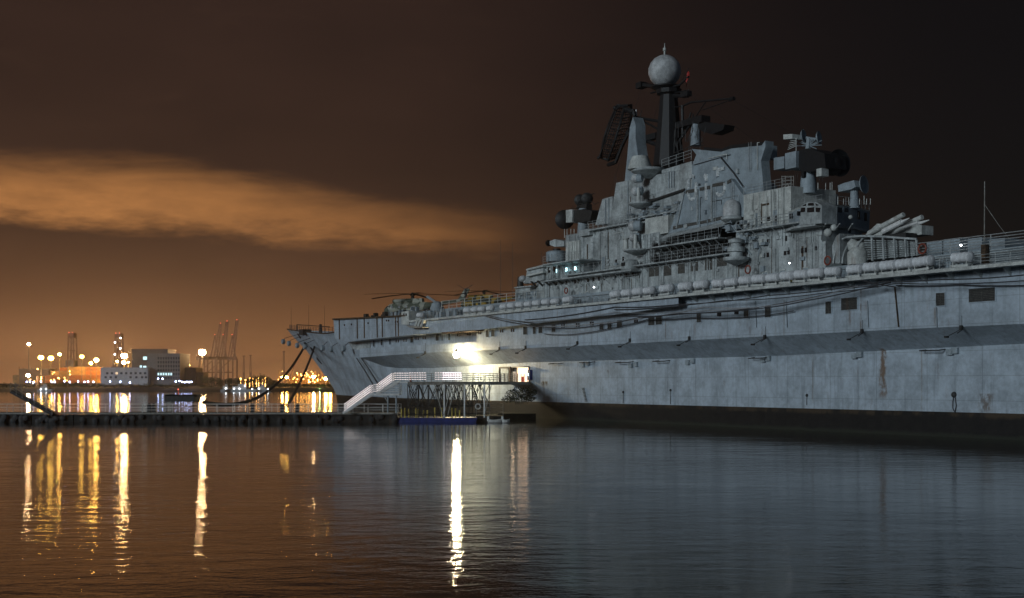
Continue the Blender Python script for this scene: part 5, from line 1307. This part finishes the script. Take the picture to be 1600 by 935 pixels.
boom_crane(350, 900, (355, 502.5), (348.5, 560), 'middle of three quay cranes with booms raised')
boom_crane(364, 900, (370.5, 500.5), (363, 560), 'rightmost of three quay cranes with booms raised')
for px, yt, lb in ((381, 556, 'small distant lattice mast just right of the raised cranes'), (391.5, 555, 'small distant lattice mast, right one of the pair past the cranes'), (443.5, 549, 'slim dark tower standing left of the distant terminal')):
    p = F(px, 600, 1000); o = empty('lattice_mast', (p.x, p.y, 2.1), 0, lb, 'mast'); H = F(px, yt, 1000).z-2.1
    MB().bar((-.8, 0, 0), (-.25, 0, H), .4, .4).bar((.8, 0, 0), (.25, 0, H), .4, .4).bar((-.7, 0, 3), (.5, 0, H*.5), .25, .25).bar((.7, 0, 3), (-.5, 0, H*.5), .25, .25).box(-1, 1, -.5, .5, H-.6, H).build('mast_frame', MATS['crane'], o)
p = F(452, 600, 820); o = empty('slewing_crane', (p.x, p.y, 2.1), 0, 'thin jib crane leaning right beside the slim dark tower', 'crane')
MB().bar((-2, 0, 0), (4.5, 0, 17), .5, .5).bar((-2, 0, 5), (4.5, 0, 17), .25, .25).box(-3.5, -.5, -1, 1, 0, 4).build('crane_frame', MATS['crane'], o)
# buildings
def bx(px0, px1, y0, y1, D, dep, mb=None): a = F(px0, y0, D); b_ = F(px1, y1, D); return (mb or MB()).box(a.x, b_.x, D, D+dep, b_.z, a.z)
def bwin(o, px, py, w, h, D, m='window'): bx(px-w/2, px+w/2, py-h/2, py+h/2, D-.12, .3).build('window', MATS[m], o)
ob = empty('office_block', (0, 0, 0), 0, 'tall pale office block with dark brown left wing and lit windows on far bank', 'building')
bx(206, 262, 546.5, 602, 742, 18).build('brown_wing', MATS['conc_brown'], ob); bx(205.5, 262.5, 545.5, 547.2, 741.5, 19).build('roof_parapet', MATS['conc_brown'], ob)
mw = bx(230, 281, 553.5, 602, 738, 22).build('pale_wing', MATS['conc'], ob)
bx(229.5, 281.5, 552.5, 554.2, 737.5, 23).build('roof_parapet', MATS['conc'], ob)
random.seed(8)
for r_ in range(6):
    for c_ in range(9):
        px = 247.5+c_*4.0; py = 560+r_*6.2; lit = r_ == 4 and c_ in (0, 1, 2, 3, 4, 5)
        bx(px-1.1, px+1.1, py-1.9, py+1.9, 737.88, .3).build('window', MATS['cool_win' if lit else 'window'], ob)
for px, py, w, h in ((226.5, 560, 6, 5), (220, 573, 3, 3.5), (226, 573.5, 5, 3)): bwin(ob, px, py, w, h, 742 if px < 230 else 738, 'cool_win')
lb = empty('low_building', (0, 0, 0), 0, 'long low white two-storey building left of the office block', 'building')
bx(157, 231, 575.5, 602, 746-12, 12).build('wall', MATS['whitewall'], lb); bx(156.5, 231.5, 574.5, 576, 733.5, 13).build('parapet', MATS['whitewall'], lb)
for r_ in range(2):
    for c_ in range(9 if r_ == 0 else 7):
        px = 167.5+c_*7.4 if r_ == 0 else (165, 173, 181, 204, 213, 222, 228)[c_]; bx(px-1.7, px+1.7, 583.5+r_*6.3-1.6, 583.5+r_*6.3+1.6, 733.85, .3).build('window', MATS['warm_win' if (c_ == 2 and r_ == 0) else 'window'], lb)
o = empty('dark_building', (0, 0, 0), 0, 'dark flat-roofed block immediately right of the office block', 'building')
bx(281.5, 306, 574.5, 603, 750, 16).build('wall', MATS['conc_brown'], o); bx(306, 318, 582, 603, 752, 12).build('annexe', MATS['conc_brown'], o)
o = empty('quay_shed', (0, 0, 0), 0, 'low shed roof lit orange in front of the containers at far left', 'building')
bx(30, 76, 578, 602, 800, 10).build('wall', MATS['conc_brown'], o); bx(29, 77, 576.5, 578, 799, 12).build('roof', MATS['crane_grey'], o)
# containers: three bays of four tiers, plus stepped stack left
random.seed(12); cm = ['orange_box', 'rust_box', 'ochre_box']
def container(px0, px1, y0, y1, D, label):
    a = F(px0, y0, D); b_ = F(px1, y1, D); o = empty('shipping_container', ((a.x+b_.x)/2, D, b_.z), 0, label, 'container', 'stacked shipping containers'); w = (b_.x-a.x)/2; h = a.z-b_.z
    mb = MB(); n = 12
    for k in range(n): X0 = -w+2*w*k/n; mb.box(X0+.03, X0+2*w/n-.03, .06 if k % 2 else 0, 2.4, .1, h-.1)
    mb.build('corrugated_body', MATS[random.choice(cm)], o)
    mb = MB()
    for sx in (-w, w): mb.box(sx-.09, sx+.09, -.06, 2.44, 0, h-.02)
    mb.box(-w, w, -.05, .05, .01, .12); mb.box(-w, w, -.05, .05, h-.14, h-.03); mb.build('frame', MATS['crane_grey'], o)
tn = ['bottom', 'second', 'third', 'top']
for bay, (a, b_) in enumerate(((106, 133), (133.4, 160))):
    for t in range(4): container(a, b_, 599-(t+1)*6.4, 599-t*6.4, 790, f'{["bottom", "second lowest", "second highest", "top"][t]} container in the {["left", "right"][bay]} stack of four behind the low white building')
for bay, (a, b_, n) in enumerate(((66, 79.5, 2), (80, 92.5, 3), (93, 105.5, 4))):
    for t in range(n): container(a, b_, 599-(t+1)*6.2, 599-t*6.2, 775, f'{["bottom", "second", "third", "fourth"][t]} short container in the {["lower left", "middle", "tallest right"][bay]} step of the staggered stack')
for k, (px, y0) in enumerate(((60, 585), (67, 584))):
    p = F(px, 602, 765); o = MB().lathe((0, 0, 0), [(1.3, 0), (1.3, 6.5), (1.0, 6.9)], 16).build('storage_silo', MATS['conc_brown']); o.location = (p.x, p.y, 2.1); tag(o, f'{["left", "right"][k]} one of two short dark silos left of the containers', 'silo', 'short silos')
# second lit yard at the far left and background port clutter
ty = empty('container_yard', (0, 0, 0), 0, 'amber lit frames and sheds at the far left edge of the port', 'yard')
mb = MB(); random.seed(91)
for k in range(12):
    px = 30+k*6.5; t = F(px, random.uniform(572, 588), 830); mb.bar((t.x, 830, 2), (t.x, 830, t.z), .45, .45)
    if k: mb.bar((t.x, 830, 12), (F(px-6.5, 590, 830).x, 830, 14), .3, .3)
bx(20, 58, 586, 600, 835, 8, mb); bx(84, 100, 590, 600, 800, 6, mb); mb.build('yard_frame', MATS['ochre_box'], ty)
for k in range(26):
    p = F(random.uniform(40, 110), random.uniform(576, 597), 762 if k % 3 else 828); MB().ball(p, random.uniform(.18, .4), 1, 8).build('yard_lamp', MATS['port_amber'], ty)
bs = empty('background_sheds', (0, 0, 0), 0, 'low dark sheds on the skyline between offices and tree clump', 'building')
mb = MB()
for a, c, y0 in ((318, 334, 590), (336, 352, 593), (355, 372, 591), (262, 280, 571)): bx(a, c, y0, 603, 900, 12, mb)
mb.build('shed_row', MATS['conc_brown'], bs)
# trees on the far bank
def tree(px, ytop, D, w, label, m='leaf', n=420, ls=.7):
    p = F(px, 604, D); o = empty('tree', (p.x, p.y, 2.0), 0, label, 'tree', 'trees on the far bank'); H = F(px, ytop, D).z-2.0; R = w/2*D/FPX
    MB().tube((0, 0, -.3), (0, 0, H*.45), .35, 7, .2).bar((0, 0, H*.35), (R*.4, 0, H*.65), .15, .15).bar((0, 0, H*.3), (-R*.4, 0, H*.6), .15, .15).build('trunk', MATS['bark'], o)
    mb = MB()
    for k in range(6): leaves(mb, (random.uniform(-.55, .55)*R, random.uniform(-.4, .4)*R, H*random.uniform(.5, .75)), R*.5, R*.5, H*.27, n//6, ls)
    mb.build('crown', MATS[m], o, fix=False)
random.seed(77)
tl = [(386, 590, 20), (394, 586, 20), (402, 583.5, 22), (411, 585, 22), (420, 588, 20), (428, 593, 18), (372, 592, 18), (358, 591, 18), (345, 590, 18), (331, 588, 20), (320, 586, 16), (436, 597, 16), (446, 598.5, 16), (457, 599, 16), (468, 599.5, 14), (479, 600, 14), (490, 600.5, 14),
      (503, 600.5, 13), (516, 600, 12), (100, 597, 16), (90, 598, 14), (116, 598, 14), (128, 598.5, 14), (74, 599, 14)]
for i, (px, yt, w) in enumerate(sorted(tl)):
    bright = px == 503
    tree(px, yt, 728+random.uniform(-3, 6), w, 'bright green lit tree near the hull end on the far bank' if bright else f'{ORD[i]} dark tree from the left on the far bank', 'leaf_lit' if bright else 'leaf', ls=.6)
gp = F(500, 603, 722); point('tree_uplight', gp+Vector((0, -.5, -1.5)), 900, (.6, 1, .3), .3)
hg = MB(); random.seed(55)
for px in range(-60, 900, 4): leaves(hg, F(px+random.uniform(-2, 2), 602.5+random.uniform(-1.2, 1.8), 718), 1.6, 1.0, random.uniform(.7, 1.5), 34, .6)
o = hg.build('bank_scrub', MATS['leaf'], fix=False); tag(o, 'dark scrub and ground cover along the far bank', 'scrub', kind='stuff')
# lit terminal far right of the shore
tm = empty('port_terminal', (0, 0, 0), 0, 'distant amber lit terminal frames beside the hull end', 'terminal')
mb = MB(); random.seed(66)
for k in range(16):
    px = 436+k*5.2; h0 = random.uniform(578, 592); p = F(px, 600, 830); t = F(px, h0, 830); mb.bar((p.x, 830, 2), (t.x, 830, t.z), .5, .5)
    if k: mb.bar((t.x, 830, t.z), (F(px-5.2, 590, 830).x, 830, F(px, 588, 830).z), .35, .35)
bx(444, 512, 590, 600, 835, 8, mb); bx(462, 498, 583, 590, 836, 6, mb); mb.build('terminal_frame', MATS['ochre_box'], tm)
for k in range(46):
    px = random.choice((random.uniform(432, 520), random.gauss(480, 14))); py = random.uniform(580, 598); p = F(px, py, 828)
    MB().ball(p, random.uniform(.16, .36), 1, 8).build('terminal_lamp', MATS['port_amber'], tm)
for k in range(8):
    p = F(378+k*5.5+random.uniform(-2, 2), 593+random.uniform(-2, 2), 840)
    o = MB().tube((0, 0, 0), (0, 0, p.z-2), .15).ball((0, 0, p.z-2), .45, 1, 8).build('quay_lamp', MATS['port_amber']); o.location = (p.x, p.y, 2); tag(o, f'{ORD[k]} small amber quay lamp from the left between cranes and tree clump', 'street lamp', 'small amber quay lamps')
# moored workboats low on the far water
def workboat(px, D, L_, label, lights):
    p = F(px, 612, D); o = empty('work_boat', (p.x, D, 0), 0, label, 'boat', 'work boats at the far bank')
    MB().prism([(-L_/2, -1.6, 0), (L_/2-.8, -1.6, 0), (L_/2+.6, -1.6, 1.4), (-L_/2-.2, -1.6, 1.1)], (0, 3.2, 0)).build('boat_hull', MATS['grey_blue'], o)
    MB().box(-L_*.3, L_*.15, -1.1, 1.1, 1.1, 2.9).box(-L_*.12, L_*.08, -.8, .8, 2.9, 4.2).build('cabin', MATS['whitewall'], o)
    MB().tube((0, 0, 4.2), (0, 0, 6.6), .08).build('boat_mast', MATS['steel'], o)
    for dx, dz in lights: MB().ball((dx, -1.7, dz), .28, 1, 8).build('boat_lamp', MATS['white_small'], o)
workboat(378, 700, 17, 'longer grey workboat with cool deck lights below the tree clump', ((-4, 1.6), (-1, 1.6), (2, 3.2), (6, 1.5)))
workboat(411, 702, 9, 'shorter workboat with a pale cabin at the right of the tree clump', ((-2, 1.6), (3, 1.5)))
workboat(354, 700, 6, 'smallest workboat with one light below the raised cranes', ((0, 1.8),))
workboat(71, 706, 8, 'small boat moored at the left end of the far bank', ((-2, 1.2), (1, 1.4)))
# channel buoy light
p = F(278.5, 612.5, 690); o = empty('channel_buoy', (p.x, p.y, 0), 0, 'little red lit buoy on the water below the office block', 'buoy')
MB().lathe((0, 0, 0), [(.5, -.2), (.5, .3), (.15, .5), (.1, 1.2)], 10).build('buoy_body', MATS['red'], o); MB().ball((0, 0, 1.3), .22).build('buoy_lamp', MATS['red_lamp'], o)

# ------------------------------------------------------------------ haze over the harbour
hz = MB().box(-2560, 2560, -260, 4560, -2.0, 70).build('haze', 'grey'); tag(hz, kind='stuff')
hm = bpy.data.materials.new('haze'); hm.use_nodes = True; nt = hm.node_tree; nt.nodes.clear()
pv = nt.nodes.new('ShaderNodeVolumePrincipled'); pv.inputs['Color'].default_value = (.92, .92, .92, 1); pv.inputs['Density'].default_value = .00021; pv.inputs['Anisotropy'].default_value = .82
ou = nt.nodes.new('ShaderNodeOutputMaterial'); nt.links.new(pv.outputs[0], ou.inputs['Volume']); hz.data.materials.clear(); hz.data.materials.append(hm)
